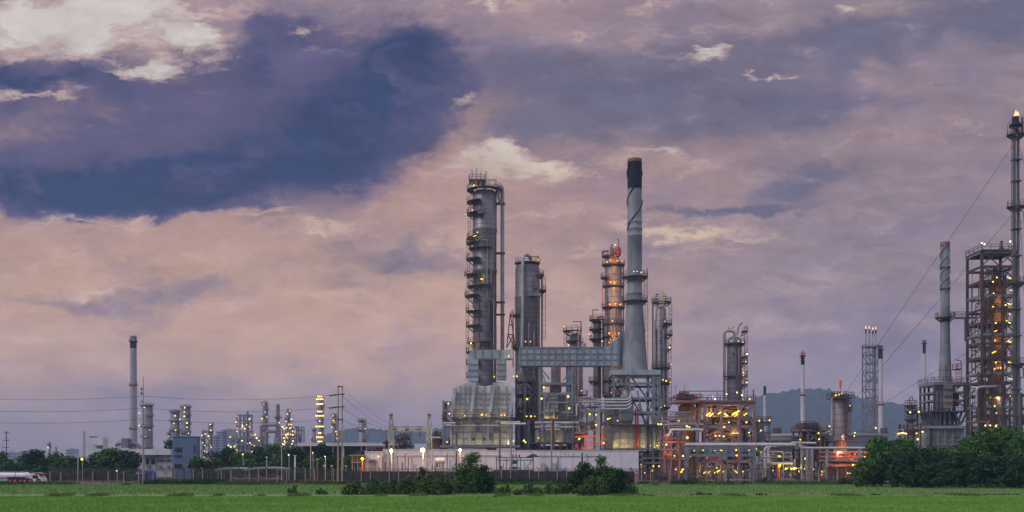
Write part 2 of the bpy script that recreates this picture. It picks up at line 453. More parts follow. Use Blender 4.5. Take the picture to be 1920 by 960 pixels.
# the lit sheet of high cloud behind: pinkish beige low in the west, lavender grey to the east and at the horizon
low = lin((130,114,120)); beige = lin((186,150,131)); pink = lin((176,142,134)); high = lin((150,130,140)); east = lin((130,119,133))
hgt = va
base = mixc(nt, ramp01(nt, hgt, .0, .115), low, beige)
base = mixc(nt, ramp01(nt, hgt, .16, .26), base, pink)
base = mixc(nt, ramp01(nt, hgt, .27, .40), base, high)
eastf = math_(nt, 'MULTIPLY', ramp01(nt, ua, -.05, .30), math_(nt, 'SUBTRACT', 1.0, math_(nt, 'MULTIPLY', ramp01(nt, hgt, .2, .36), .4)))
base = mixc(nt, math_(nt, 'MULTIPLY', eastf, .85), base, east)
n_wsp = noise(wv2, 13, 7, .66, 1, 4.5, (1.1, 7.7, 0), -3)
n_mid = noise(wv, 11, 6, .6, 1, 2.0, (4.3, 6.1, 0), -6)
base = mixc(nt, math_(nt, 'MULTIPLY', ramp01(nt, n_big, .46, .70), .55), base, lin((108,99,126)))
base = mixc(nt, math_(nt, 'MULTIPLY', ramp01(nt, n_mid, .48, .68), .45), base, lin((116,104,128)))
base = mixc(nt, math_(nt, 'MULTIPLY', ramp01(nt, n_str, .48, .72), .45), base, lin((184,156,146)))
wz = math_(nt, 'MULTIPLY', ramp01(nt, hgt, .10, .20), math_(nt, 'SUBTRACT', 1.0, math_(nt, 'MULTIPLY', ramp01(nt, ua, 0, .3), .6)))
base = mixc(nt, math_(nt, 'MULTIPLY', math_(nt, 'MULTIPLY', ramp01(nt, n_wsp, .50, .72), .55), wz), base, lin((200,166,147)))
# grey cloud banks
banks = [(330,545,150,36,0,.75),(70,570,110,24,0,.6),(740,490,230,34,6,.7),(650,545,90,22,0,.6),(1160,170,330,85,0,1.0),(980,250,210,50,0,.75),
 (1620,75,230,55,6,.95),(1890,40,170,70,0,1.0),(1530,330,190,40,14,1.0),(1360,392,190,10,4,.9),(1340,250,260,50,8,.55),(1560,190,200,45,0,.45),(1000,120,120,60,0,.5),
 (1850,170,180,60,0,.4),(600,20,110,20,0,.4),(1750,520,250,60,0,.35),(1330,600,260,70,0,.25)]
bank = math_(nt, 'ADD', total(wv, banks), math_(nt, 'MULTIPLY', math_(nt, 'SUBTRACT', n_big, .5), 1.1))
bank = math_(nt, 'ADD', bank, math_(nt, 'MULTIPLY', math_(nt, 'SUBTRACT', n_mid, .5), .9))
sky = mixc(nt, math_(nt, 'MULTIPLY', ramp01(nt, bank, .15, 1.15), .9), base, lin((96,95,118)))
# the heavy blue cloud in the west
heavy = [(150,340,300,62,0,1.1),(420,320,300,70,6,1.1),(640,240,240,85,24,1.05),(770,110,130,75,18,.85),(850,170,150,90,20,.34),(500,95,75,55,32,.95),(120,130,230,40,0,.95),
 (0,190,150,60,0,.7),(340,200,230,80,12,.85),(250,395,260,18,0,.5),(560,160,160,80,30,.6)]
hv0 = total(wv, heavy)
n_puf = noise(wv, 9, 7, .62, 1, 1.8, (9.3, 2.2, 0), 14)
hv = math_(nt, 'ADD', hv0, math_(nt, 'MULTIPLY', math_(nt, 'SUBTRACT', n_big, .5), .8))
hv = math_(nt, 'ADD', hv, math_(nt, 'MULTIPLY', math_(nt, 'SUBTRACT', n_puf, .5), .9))
hv = math_(nt, 'ADD', hv, math_(nt, 'MULTIPLY', math_(nt, 'SUBTRACT', n_fine, .5), .75))
sky = mixc(nt, ramp01(nt, hv, .14, .86), sky, lin((90,84,116)))
core = [(120,365,260,34,0,.9),(430,330,300,52,6,1.25),(660,210,170,60,20,.8),(760,110,90,45,18,.85),(100,150,160,20,0,.6),(0,165,70,20,0,.5),(500,110,60,40,35,.4),(820,70,60,30,0,.4)]
cr = math_(nt, 'ADD', total(wv, core), math_(nt, 'MULTIPLY', math_(nt, 'SUBTRACT', n_puf, .5), 1.5))
sky = mixc(nt, math_(nt, 'MULTIPLY', math_(nt, 'MULTIPLY', ramp01(nt, cr, -.15, .85), .97), ramp01(nt, hv, .35, 1.05)), sky, lin((43,60,97)))
sky = mixc(nt, math_(nt, 'MULTIPLY', math_(nt, 'MULTIPLY', ramp01(nt, n_puf, .52, .72), ramp01(nt, hv, .4, .8)), .5), sky, lin((114,104,134)))
# gaps where the bright evening sky breaks through
gaps = [(90,42,190,46,0,1.2),(375,70,60,28,-25,1.0),(285,122,55,18,0,.9),(590,58,26,24,50,.6),(235,20,160,18,0,.6),(930,298,90,24,0,1.0),(1000,305,60,14,0,.7),
 (1328,103,32,9,0,.6),(1300,118,70,18,10,.38),(1270,432,90,14,0,.66),(1370,432,80,13,0,.62),(1330,470,110,14,0,.5),(1457,140,24,6,0,.5),(845,188,44,16,10,.5),(80,178,70,9,0,.6),
 (1225,8,60,9,5,.6),(1580,6,36,9,15,.8),(195,541,60,11,0,.75),(190,415,160,8,0,.55),(480,402,90,8,4,.45),(610,440,70,6,0,.5),(1240,290,50,7,0,.45),
 (890,14,80,9,0,.5),(20,520,50,10,0,.5)]
gp = math_(nt, 'ADD', total(wv2, gaps, 1.3), math_(nt, 'MULTIPLY', math_(nt, 'SUBTRACT', n_wsp, .5), 1.3))
gp = math_(nt, 'ADD', gp, math_(nt, 'MULTIPLY', math_(nt, 'SUBTRACT', n_fine, .5), .8))
gp = math_(nt, 'SUBTRACT', gp, math_(nt, 'MULTIPLY', ramp01(nt, hv, .9, 1.5), .5))
sky = mixc(nt, math_(nt, 'MULTIPLY', ramp01(nt, gp, .12, .6), .65), sky, lin((182,154,148)))
sky = mixc(nt, math_(nt, 'MULTIPLY', ramp01(nt, gp, .32, 1.0), .98), sky, mixc(nt, ramp01(nt, hgt, .2, .36), lin((202,176,150)), lin((200,192,186))))
tex = math_(nt, 'ADD', math_(nt, 'MULTIPLY', math_(nt, 'SUBTRACT', n_mid, .5), .55), math_(nt, 'MULTIPLY', math_(nt, 'SUBTRACT', n_fine, .5), .5))
tex = math_(nt, 'ADD', tex, math_(nt, 'MULTIPLY', math_(nt, 'SUBTRACT', n_wsp, .5), .5))
hz_lift = math_(nt, 'ADD', 1.0, math_(nt, 'MULTIPLY', math_(nt, 'SUBTRACT', 1.0, ramp01(nt, hgt, .0, .26)), .32))
sc_ = math_(nt, 'MULTIPLY', math_(nt, 'ADD', 1.08, tex), hz_lift)
cmb = node(nt, 'ShaderNodeCombineColor'); [L.new(sc_, cmb.inputs[i]) for i in range(3)]
sky = mixc(nt, 1.0, sky, cmb.outputs[0], 'MULTIPLY')
# unseen sky behind the camera and overhead, brightened as added fill light
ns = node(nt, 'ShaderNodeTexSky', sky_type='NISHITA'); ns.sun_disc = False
FILL_EL, FILL_AZ = 42, 243
ns.sun_elevation = R(FILL_EL); ns.sun_rotation = R(FILL_AZ); ns.air_density = 1.3; ns.dust_density = 2.5
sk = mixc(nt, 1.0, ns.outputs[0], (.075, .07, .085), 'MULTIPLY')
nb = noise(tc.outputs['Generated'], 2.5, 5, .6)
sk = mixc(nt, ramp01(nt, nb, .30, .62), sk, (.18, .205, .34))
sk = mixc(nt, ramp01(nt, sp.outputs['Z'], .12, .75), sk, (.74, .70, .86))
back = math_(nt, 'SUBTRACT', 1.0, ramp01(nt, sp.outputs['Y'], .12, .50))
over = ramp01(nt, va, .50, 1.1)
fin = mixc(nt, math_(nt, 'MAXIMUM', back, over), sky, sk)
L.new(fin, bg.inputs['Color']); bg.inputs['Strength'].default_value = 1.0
W.cycles.sampling_method = 'MANUAL'; W.cycles.sample_map_resolution = 512

fill_light = bpy.data.lights.new('fill_light', 'SUN'); fill_light.energy = 1.25; fill_light.angle = R(14); fill_light.color = (1, .95, .93)  # added fill light from behind left; the actual sun is ahead behind clouds
so = bpy.data.objects.new('fill_light', fill_light); col.objects.link(so)
d = Vector((sin(R(FILL_AZ))*cos(R(FILL_EL)), cos(R(FILL_AZ))*cos(R(FILL_EL)), sin(R(FILL_EL))))
so.rotation_euler = d.to_track_quat('Z', 'Y').to_euler(); so.location = (-60, -60, 80)
sc.cycles.use_denoising = True
sc.cycles.max_bounces = 6; sc.cycles.diffuse_bounces = 3; sc.cycles.glossy_bounces = 3; sc.cycles.transparent_max_bounces = 8
sc.cycles.sample_clamp_indirect = 6
HAZE = .0002
# ------------------------------------------------------------------ ground, field, hills, haze
def px_at(px, D): return (px-CX)*D/F
def ground_mat(name, cols, scale, bump=.3, stretch=1.0):
    m, nt, b = _nt(name); L = nt.links
    tc = node(nt, 'ShaderNodeTexCoord')
    mp = node(nt, 'ShaderNodeMapping'); mp.inputs['Scale'].default_value = (1, stretch, 1); L.new(tc.outputs['Object'], mp.inputs[0])
    n1 = node(nt, 'ShaderNodeTexNoise'); n1.inputs['Scale'].default_value = scale; n1.inputs['Detail'].default_value = 8; n1.inputs['Roughness'].default_value = .6
    n2 = node(nt, 'ShaderNodeTexNoise'); n2.inputs['Scale'].default_value = scale*14; n2.inputs['Detail'].default_value = 5
    L.new(mp.outputs[0], n1.inputs['Vector']); L.new(mp.outputs[0], n2.inputs['Vector'])
    c = mixc(nt, ramp01(nt, n1.outputs['Fac'], .38, .66), cols[0], cols[1])
    c = mixc(nt, math_(nt, 'MULTIPLY', ramp01(nt, n2.outputs['Fac'], .45, .7), .6), c, cols[2])
    L.new(c, b.inputs['Base Color']); b.inputs['Roughness'].default_value = .9; b.inputs['Specular IOR Level'].default_value = .1
    bp = node(nt, 'ShaderNodeBump'); bp.inputs['Strength'].default_value = bump; bp.inputs['Distance'].default_value = .3
    L.new(n2.outputs['Fac'], bp.inputs['Height']); L.new(bp.outputs[0], b.inputs['Normal'])
    M[name] = m
ground_mat('ground_soil', ((.06,.085,.035),(.10,.11,.05),(.05,.07,.03)), .05)
ground_mat('meadow', ((.13,.235,.07),(.17,.27,.085),(.11,.175,.055)), .06, .4, 2.2)
ground_mat('field_turf', ((.115,.245,.038),(.185,.35,.06),(.105,.225,.036)), .07, .5, 1.6)
ground_mat('hill_forest', ((.010,.028,.022),(.032,.056,.034),(.012,.028,.02)), .03, .8)
ground_mat('asphalt', ((.05,.05,.052),(.06,.058,.058),(.045,.045,.047)), .3, .1)
ground_mat('yard_gravel', ((.20,.17,.15),(.25,.21,.18),(.16,.13,.12)), .2, .2)
ground_mat('bare_earth', ((.13,.095,.06),(.17,.12,.08),(.09,.08,.045)), .3, .3)

def sheet(name, mat, pts, z, label):
    m = MB(); m.add([(x, y, z) for x, y in pts], [tuple(range(len(pts)))]); return struct(name, m, mat, label)
sheet('ground', 'ground_soil', [(-3200,-120),(3200,-120),(3200,4300),(-3200,4300)], 0, 'flat land running out to the horizon')
# far meadow beyond the track, then the bright green field in front of it, each a sheet above the last
def rough_sheet(name, mat, x0, x1, y0, y1, z, amp, seed, label):
    q = random.Random(seed); n = 140; m = MB(); vs = []
    ph = [q.uniform(0, 6.28) for _ in range(6)]
    for i in range(n+1):
        x = x0+(x1-x0)*i/n
        e = sum(sin(x*k+p)*a for k, p, a in zip((.03,.07,.15,.31,.6,1.1), ph, (1,.7,.5,.3,.2,.12)))*amp
        vs += [(x, y0, z), (x, y1+e, z)]
    m.add(vs, [(2*i, 2*i+2, 2*i+3, 2*i+1) for i in range(n)]); return struct(name, m, mat, label)
rough_sheet('meadow', 'meadow', -260, 260, 100, 196, .004, 1.5, 1, 'paler rough meadow between the field and the fence')
rough_sheet('field', 'field_turf', -170, 170, 40, 126.5, .012, .35, 2, 'bright green field in front')
rough_sheet('dirt_track', 'bare_earth', -10, 190, 131.0, 133.4, .010, .25, 4, 'narrow earth strip along the edge of the field')
sheet('plant_yard', 'yard_gravel', [(-40,216),(330,216),(330,620),(-40,620)], .006, 'gravel yard under the plant')
sheet('road', 'asphalt', [(-400,203),(-44,203),(-44,210),(-400,210)], .008, 'grey road in front of the left fence')
mk = MB()
for i in range(50): mk.add([(-400+i*7,206.4,.013),(-397+i*7,206.4,.013),(-397+i*7,206.6,.013),(-400+i*7,206.6,.013)], [(0,1,2,3)])
struct('road_marking', mk, 'white_wall', 'dashed white centre line on the road')
kb = MB().box(-400,-72,202.75,203,0,.14); struct('kerb', kb, 'concrete', 'low concrete kerb along the road')

# hills: forested ridges, as displaced meshes
def hill(name, px0, px1, D, depth, prof, seed, label):
    q = np.random.default_rng(seed); nx, ny = 260, 36
    xs = np.linspace(px0, px1, nx); v = []
    top = np.interp(xs, [p[0] for p in prof], [CH+(HY-p[1])*D/F for p in prof])
    bumps = q.normal(0, 1, (ny, nx)); k = np.array([.25,.5,.25])
    sm = bumps.copy()
    for _ in range(2): sm = np.apply_along_axis(lambda r: np.convolve(r, k, 'same'), 1, sm)
    for j in range(ny):
        t = j/(ny-1); s = sin(pi*min(1, t*1.0)/1.0)
        f = math.sin(pi*t) if t < .5 else math.sin(pi*t)
        for i in range(nx):
            z = top[i]*f*(1+.012*sm[j, i]*f) + (sm[j, i]*3.0*D/3000 if .05 < t < .95 else 0) - 1.0
            v.append((px_at(xs[i], D), D+depth*(t-.5)*2, max(z, -.5)))
    fs = [(j*nx+i, j*nx+i+1, (j+1)*nx+i+1, (j+1)*nx+i) for j in range(ny-1) for i in range(nx-1)]
    m = MB(); m.add(v, fs, False); return struct(name, m, 'hill_forest', label)
hill('hill', 1340, 1860, 3000, 350, [(1340,868),(1400,776),(1420,742),(1450,738),(1480,733),(1510,729),(1545,731),(1570,738),(1600,744),(1640,752),(1680,758),(1710,768),(1735,776),(1780,800),(1860,868)], 1, 'broad wooded hill behind the right half of the plant')
hill('hill', 540, 960, 3200, 300, [(540,868),(600,822),(640,806),(670,803),(700,804),(740,808),(790,806),(820,803),(850,806),(900,826),(960,868)], 2, 'low wooded ridge behind the substation')
hill('hill', -120, 420, 3600, 300, [(-120,868),(-60,856),(60,855),(160,857),(300,855),(420,868)], 3, 'very low far ridge on the left horizon')

# ------------------------------------------------------------------ foliage
def leaf_cloud(name, mat, parent, clumps, n, leaf, seed, org=(0,0,0), flat=.75):
    """clumps: (x,y,z,r,weight): many small leaf faces spread through the volume of every clump"""
    q = np.random.default_rng(seed); C = np.array([c[:4] for c in clumps], float); w = np.array([c[4] for c in clumps], float); w /= w.sum()
    idx = q.choice(len(C), n, p=w)
    d = q.normal(size=(n, 3)); d /= np.linalg.norm(d, axis=1)[:, None]
    rad = q.random(n)**.45
    P = C[idx, :3] + d*(rad*C[idx, 3])[:, None]*np.array([1,1,flat])
    P[:, 2] = np.maximum(P[:, 2], .03)
    nrm = d*.7 + q.normal(size=(n, 3))*.55 + np.array([0,0,.45]); nrm /= np.linalg.norm(nrm, axis=1)[:, None]
    t = np.cross(nrm, q.normal(size=(n, 3))); t /= np.linalg.norm(t, axis=1)[:, None]; b = np.cross(nrm, t)
    s = leaf*q.uniform(.6, 1.35, n)[:, None]
    V = np.empty((n, 4, 3)); V[:, 0] = P-t*s; V[:, 1] = P-b*s*.55; V[:, 2] = P+t*s; V[:, 3] = P+b*s*.55
    me = bpy.data.meshes.new(name); me.vertices.add(n*4); me.loops.add(n*4); me.polygons.add(n)
    me.vertices.foreach_set('co', (V-np.array(org)).ravel()); me.loops.foreach_set('vertex_index', np.arange(n*4, dtype=np.int32))
    me.polygons.foreach_set('loop_start', np.arange(0, n*4, 4, dtype=np.int32))
    me.update(); me.materials.append(M[mat])
    o = bpy.data.objects.new(name, me); col.objects.link(o)
    if parent: o.parent = parent; ORG[o.name] = Vector(org)
    return o
def empty(name, loc):
    o = bpy.data.objects.new(name, None); col.objects.link(o); o.location = loc; ORG[o.name] = Vector(loc); return o
def tree(name, x, y, h, w, mat, seed, label, group, trunk=.25, leaf=.36, dens=1.0, cat='tree', clump=None, z0=0.0):
    q = random.Random(seed); r = empty(name, (x, y, z0)); tag(r, label, cat, group, 'thing')
    base = h*trunk; cl = []; limbs = MB()
    tw = max(.10, h*.022)
    limbs.tube([(0,0,0),(q.uniform(-.1,.1)*h*.2, q.uniform(-.1,.1)*h*.2, base*.6),(q.uniform(-.1,.1)*h*.3, 0, base+.25*h)], tw*1.3, 7, r2=tw*.6)
    nc = clump or int(11+h*.9)
    for i in range(nc):
        u = q.random(); a = q.uniform(0, 2*pi)
        zz = base + (h-base)*(.12+.80*u); env = math.sqrt(max(.05, 1-(abs(u-.42)/.62)**2.2))
        rr = w/2*env*q.uniform(.15, .80)
        cr = min(h-base, w)*q.uniform(.17, .29); p = (rr*cos(a), rr*sin(a), min(zz, h-cr*.6))
        cl.append((*p, cr, cr**2))
        if i % 2 == 0:
            limbs.tube([(0,0,base*q.uniform(.5,1)),(p[0]*.5,p[1]*.5,(base+p[2])*.52),p], tw*.45, 5, r2=tw*.12)
    o = limbs.build('trunk', 'trunk', None, org=(0,0,0)); o.parent = r; ORG[o.name] = Vector((0,0,0))
    area = sum(c[3]**2 for c in cl); n = int(min(11000, max(900, dens*area*5.0/(leaf*leaf))))
    leaf_cloud('crown', mat, r, cl, n, leaf, seed, flat=.8)
    return r
def bush(x, y, h, w, mat, seed, label, group='bushes along the edge of the field', name='bush', leaf=.16, dens=1.0, d=None):
    q = random.Random(seed); r = empty(name, (x, y, 0)); tag(r, label, 'bush', group, 'thing')
    cl = []; st = MB(); d = d or w*.7
    c0 = min(w, h)*.2
    for f in (.82, .6, .38): cl.append((q.uniform(-.08,.08)*w, q.uniform(-.1,.1)*d, max(c0*.6, h*f-c0*.1), c0*(1.35-.5*f), c0*c0*1.2))
    for i in range(int(9+w*1.2)):
        a = q.uniform(0, 2*pi); t = math.sqrt(q.random()); px_, py_ = w/2*t*cos(a)*.85, d/2*t*sin(a)*.85
        top = h*(1-.5*t*t)*q.uniform(.62, 1.0); cr = min(w, h)*q.uniform(.16,.3)
        cl.append((px_, py_, max(cr*.5, top-cr*.8), cr, cr**2)); cl.append((px_*.9, py_*.9, max(cr*.4, (top-cr)*.45), cr, cr**2*.8))
        if i < 9: st.tube([(0, 0, 0), (px_*.8, py_*.8, top*.6), (px_*1.02, py_*1.02, top*1.02)], .035, 5, r2=.012)
    o = st.build('stem', 'trunk', None, org=(0,0,0)); o.parent = r; ORG[o.name] = Vector((0,0,0))
    n = int(min(8000, max(250, dens*sum(c[3]**2 for c in cl)*3.2/(leaf*leaf))))
    leaf_cloud('foliage', mat, r, cl, n, leaf, seed, flat=.85); return r

TS = 100
def ptree(px, ytop, wpx, D, mat, label, group, seed, **k):
    h = CH+(HY-ytop)*D/F; w = wpx*D/F
    return tree('tree', px_at(px, D), D, h, w, mat, seed, label, group, **k)
# right-hand grove: tall dark trees close to the fence
G = 'dark trees at the right edge of the field'
for i, (px, yt, wp, D, mt, lb) in enumerate([
    (1652, 826, 74, 178, 'leaf_mid', 'tall leafy tree at the left end of the right-hand grove, beside the lit orange column'),
    (1692, 828, 66, 188, 'leaf_mid', 'rounded tree with a paler top standing in front of the grey tank'),
    (1700, 850, 90, 172, 'leaf_dark', 'low dark tree in front of the paler round one by the grey tank'),
    (1742, 842, 76, 182, 'leaf_dark', 'dark tree in front of the short slim rusty tower'),
    (1776, 840, 64, 190, 'leaf_olive', 'olive green tree in front of the grey furnace box'),
    (1800, 852, 84, 172, 'leaf_dark', 'squat dark tree in front of the furnace with the tapered grey stack'),
    (1838, 822, 84, 180, 'leaf_mid', 'broad tree covering the foot of the open steel tower'),
    (1872, 807, 96, 176, 'leaf_mid', 'tallest tree of the grove, just below the open steel tower'),
    (1905, 820, 84, 184, 'leaf_dark', 'dark tree under the flare stack'),
    (1928, 812, 80, 170, 'leaf_mid', 'tree cut by the right edge of the picture'),
    (1850, 858, 90, 168, 'leaf_dark', 'low dark tree in front of the tallest tree of the grove'),
    (1904, 864, 80, 166, 'leaf_dark', 'low dark tree in front of the one under the flare stack'),
    (1625, 868, 50, 176, 'leaf_olive', 'small olive tree at the outer left foot of the grove'),
    (1748, 872, 90, 168, 'leaf_dark', 'low dark tree in front of the short slim rusty tower, nearest the field')]):
    ptree(px, yt-3, wp*1.12, D, mt, lb, G, TS+i, trunk=.06, leaf=.28, dens=1.5, clump=34)
# left belt of trees behind the road fence
G = 'trees behind the left fence'
for i, (px, yt, wp, D, mt, lb) in enumerate([
    (-6, 850, 60, 300, 'leaf_mid', 'tree at the left edge behind the tanker lorry'),
    (24, 862, 46, 270, 'leaf_mid', 'leafy tree behind the rear of the tanker lorry'),
    (50, 858, 44, 290, 'leaf_dark', 'dark tree behind the middle of the tanker lorry'),
    (66, 846, 40, 275, 'leaf_dark', 'tall dark tree behind the cab of the tanker lorry'),
    (96, 850, 50, 300, 'leaf_mid', 'spreading tree just right of the tanker cab'),
    (122, 858, 46, 260, 'leaf_olive', 'low olive tree between the tanker and the street lamp'),
    (150, 862, 50, 250, 'leaf_dark', 'dark tree behind the grey street lamp beside the road'),
    (186, 848, 56, 262, 'leaf_dark', 'dark tree below the white windowless block'),
    (212, 844, 52, 250, 'leaf_mid', 'tree hiding the left end of the white office'),
    (240, 848, 50, 245, 'leaf_dark', 'dark tree left of the tall slim concrete pole'),
    (318, 826, 22, 330, 'leaf_dark', 'tree peeping over the white office roof beside the blue tower block'),
    (388, 852, 62, 262, 'leaf_mid', 'tree at the right foot of the blue tower block'),
    (372, 866, 40, 245, 'leaf_dark', 'low dark tree by the right corner of the blue tower block'),
    (420, 842, 54, 290, 'leaf_dark', 'dark tree below the hazy city block'),
    (452, 848, 46, 275, 'leaf_mid', 'green tree with a lamp glowing in it, below the framed distant tower'),
    (486, 840, 50, 290, 'leaf_dark', 'dark tree below the far stack with bent ducts'),
    (520, 836, 54, 300, 'leaf_mid', 'tall tree left of the flagpole'),
    (552, 842, 54, 285, 'leaf_dark', 'dark tree just left of the flagpole'),
    (500, 862, 60, 250, 'leaf_mid', 'low spreading tree behind the carport roofs'),
    (560, 868, 56, 245, 'leaf_dark', 'low dark tree behind the white bollard post'),
    (606, 832, 30, 290, 'leaf_dark', 'dark round tree in front of the long white shed roof'),
    (588, 862, 44, 262, 'leaf_mid', 'low green tree at the foot of the flagpole'),
    (618, 858, 50, 270, 'leaf_dark', 'dark tree left of the twin concrete poles'),
    (656, 856, 46, 272, 'leaf_mid', 'tree right of the twin concrete poles'),
    (678, 850, 36, 280, 'leaf_olive', 'thin olive tree under the eaves of the long white shed')]):
    ptree(px, yt-2, wp*1.35, D, mt, lb, G, TS+40+i, trunk=.10, leaf=.40, dens=1.2, clump=22)
G = 'trees behind the substation wall'
for i, (px, yt, wp, D, mt, lb) in enumerate([
    (752, 813, 56, 268, 'leaf_brown', 'brownish tree seen between the two lattice masts of the gantry'),
    (726, 822, 24, 266, 'leaf_brown', 'brownish tree behind the left lattice mast'),
    (712, 836, 26, 255, 'leaf_bougain', 'purple flowering shrub over the white wall'),
    (824, 806, 40, 275, 'leaf_brown', 'brownish tree against the heater just right of the right lattice mast')]):
    ptree(px, yt, wp, D, mt, lb, G, TS+80+i, trunk=.28, leaf=.36, dens=.8, clump=14)
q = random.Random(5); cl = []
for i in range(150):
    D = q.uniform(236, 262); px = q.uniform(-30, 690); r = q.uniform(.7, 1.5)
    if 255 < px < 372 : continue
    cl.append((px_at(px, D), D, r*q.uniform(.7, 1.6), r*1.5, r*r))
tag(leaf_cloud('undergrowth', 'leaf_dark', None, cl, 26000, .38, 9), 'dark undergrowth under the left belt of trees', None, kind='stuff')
# bushes: field edge and fence foot
def pbush(px, ytop, wpx, D, mat, lb, seed, grp='bushes along the edge of the field', **k):
    h = CH+(HY-ytop)*D/F; return bush(px_at(px, D), D, h, wpx*D/F, mat, seed, lb, grp, **k)
pbush(882, 842, 74, 140, 'leaf_mid', 'tall pointed green bush in front of the white wall, the highest of the field edge', 300, leaf=.15, dens=1.6, name='tall_bush')
pbush(908, 868, 40, 138, 'leaf_dark', 'dark bush on the right flank of the tall pointed bush', 301, dens=1.4)
pbush(1092, 860, 54, 138, 'leaf_dark', 'round headed small tree like bush, left of the pair in front of the white wall', 302, dens=1.5)
pbush(1132, 848, 66, 140, 'leaf_mid', 'tallest bush of the clump before the right end of the white wall', 303, dens=1.5)
pbush(1162, 874, 56, 136, 'leaf_dark', 'dark low bush on the right of the clump before the white wall', 304, dens=1.5)
pbush(1112, 888, 74, 134, 'leaf_olive', 'olive bush filling the foot of the clump before the white wall', 305, dens=1.3)
for i, (px, yt, wp, mt, lb) in enumerate([
    (672, 896, 70, 'leaf_olive', 'olive bush at the left end of the scrub row'),
    (706, 892, 64, 'leaf_mid', 'green bush in the scrub row below the white gatehouse wall'),
    (736, 893, 60, 'leaf_mid', 'deeper green bush in the scrub row below the left lattice mast'),
    (766, 888, 60, 'leaf_olive', 'olive bush in the scrub row between the two lattice masts'),
    (790, 868, 26, 'leaf_olive', 'tall thin wispy sapling rising from the scrub row'),
    (806, 886, 64, 'leaf_olive', 'olive bush in the scrub row below the right lattice mast'),
    (834, 884, 60, 'leaf_olive', 'green bush just left of the tall pointed bush'),
    (552, 908, 36, 'leaf_mid', 'lone round bush in the grass below the flagpole'),
    (600, 914, 26, 'leaf_olive', 'small olive tuft of bush right of the lone round one'),
    (950, 906, 60, 'leaf_mid', 'low green bush right of the tall pointed bush'),
    (990, 902, 64, 'leaf_mid', 'low green bush in front of the gabled shelter'),
    (1030, 900, 60, 'leaf_mid', 'green bush left of the clump before the white wall'),
    (1062, 897, 56, 'leaf_olive', 'low olive bush touching the clump before the white wall')]):
    pbush(px, yt, wp, 134+(i*7 % 5), mt, lb, 320+i, dens=1.1)
for i, (px, yt, wp, D, mt, lb) in enumerate([
    (1302, 896, 46, 200, 'leaf_dark', 'dark bush below the pink steel structure'),
    (1330, 902, 30, 198, 'leaf_mid', 'small green bush right of the dark one below the pink steel structure'),
    (1362, 900, 34, 202, 'leaf_dark', 'low bush at the fence foot below the middle of the pipe bridge'),
    (1400, 902, 30, 200, 'leaf_mid', 'low bush at the fence foot below the end of the pipe bridge'),
    (1434, 893, 36, 204, 'leaf_dark', 'taller dark bush below the thin white stack'),
    (1476, 902, 36, 200, 'leaf_olive', 'olive bush at the fence foot below the row of yellow lamps'),
    (1506, 904, 30, 198, 'leaf_mid', 'low bush at the feet of the white pipe posts'),
    (1548, 896, 40, 200, 'leaf_olive', 'olive bush below the orange lit column'),
    (1586, 892, 36, 196, 'leaf_dark', 'dark bush just left of the right-hand grove'),
    (1210, 902, 26, 204, 'leaf_mid', 'small bush at the corner of the white building'),
    (1266, 904, 24, 200, 'leaf_mid', 'small bush right of the striped barrier'),
    (1228, 908, 20, 190, 'leaf_dark', 'small dark bush in the grass by the striped barrier'),
    (462, 902, 30, 196, 'leaf_mid', 'small bush at the fence foot below the carport'),
    (386, 902, 28, 196, 'leaf_dark', 'dark bush at the fence foot below the blue tower block'),
    (640, 902, 26, 196, 'leaf_dark', 'dark bush at the feet of the twin concrete poles'),
    (236, 906, 30, 194, 'leaf_mid', 'low bush in front of the dark trees by the road'),
    (40, 903, 20, 196, 'leaf_dark', 'small bush in front of the tanker wheels')]):
    pbush(px, yt, wp, D, mt, lb, 360+i, 'bushes at the foot of the fence', leaf=.22)
for i, (px, yt, wp, D, mt, lb) in enumerate([
    (1312, 922, 60, 133, 'leaf_mid', 'spiky low bush alone in the grass below the pink steel structure'),
    (1424, 925, 32, 132, 'leaf_olive', 'small spiky bush alone in the grass below the thin white stack'),
    (1772, 926, 60, 136, 'leaf_olive', 'low bush at the left end of the hedge line on the right of the field'),
    (1830, 929, 80, 134, 'leaf_mid', 'middle bush of the low hedge line on the right of the field'),
    (1896, 930, 80, 134, 'leaf_olive', 'right end bush of the low hedge line on the right of the field'),
    (1640, 932, 20, 134, 'leaf_dark', 'tiny dark tuft in the grass in front of the right-hand grove'),
    (1210, 928, 50, 131, 'leaf_mid', 'low bush at the field edge right of the clump before the white wall'),
    (1100, 932, 60, 128, 'leaf_olive', 'low weedy bush at the field edge in front of the clump'),
    (930, 936, 16, 124, 'leaf_mid', 'tiny tuft standing in the field before the tall pointed bush')]):
    pbush(px, yt, wp, D, mt, lb, 400+i, 'low bushes in the open grass', leaf=.15, d=3)
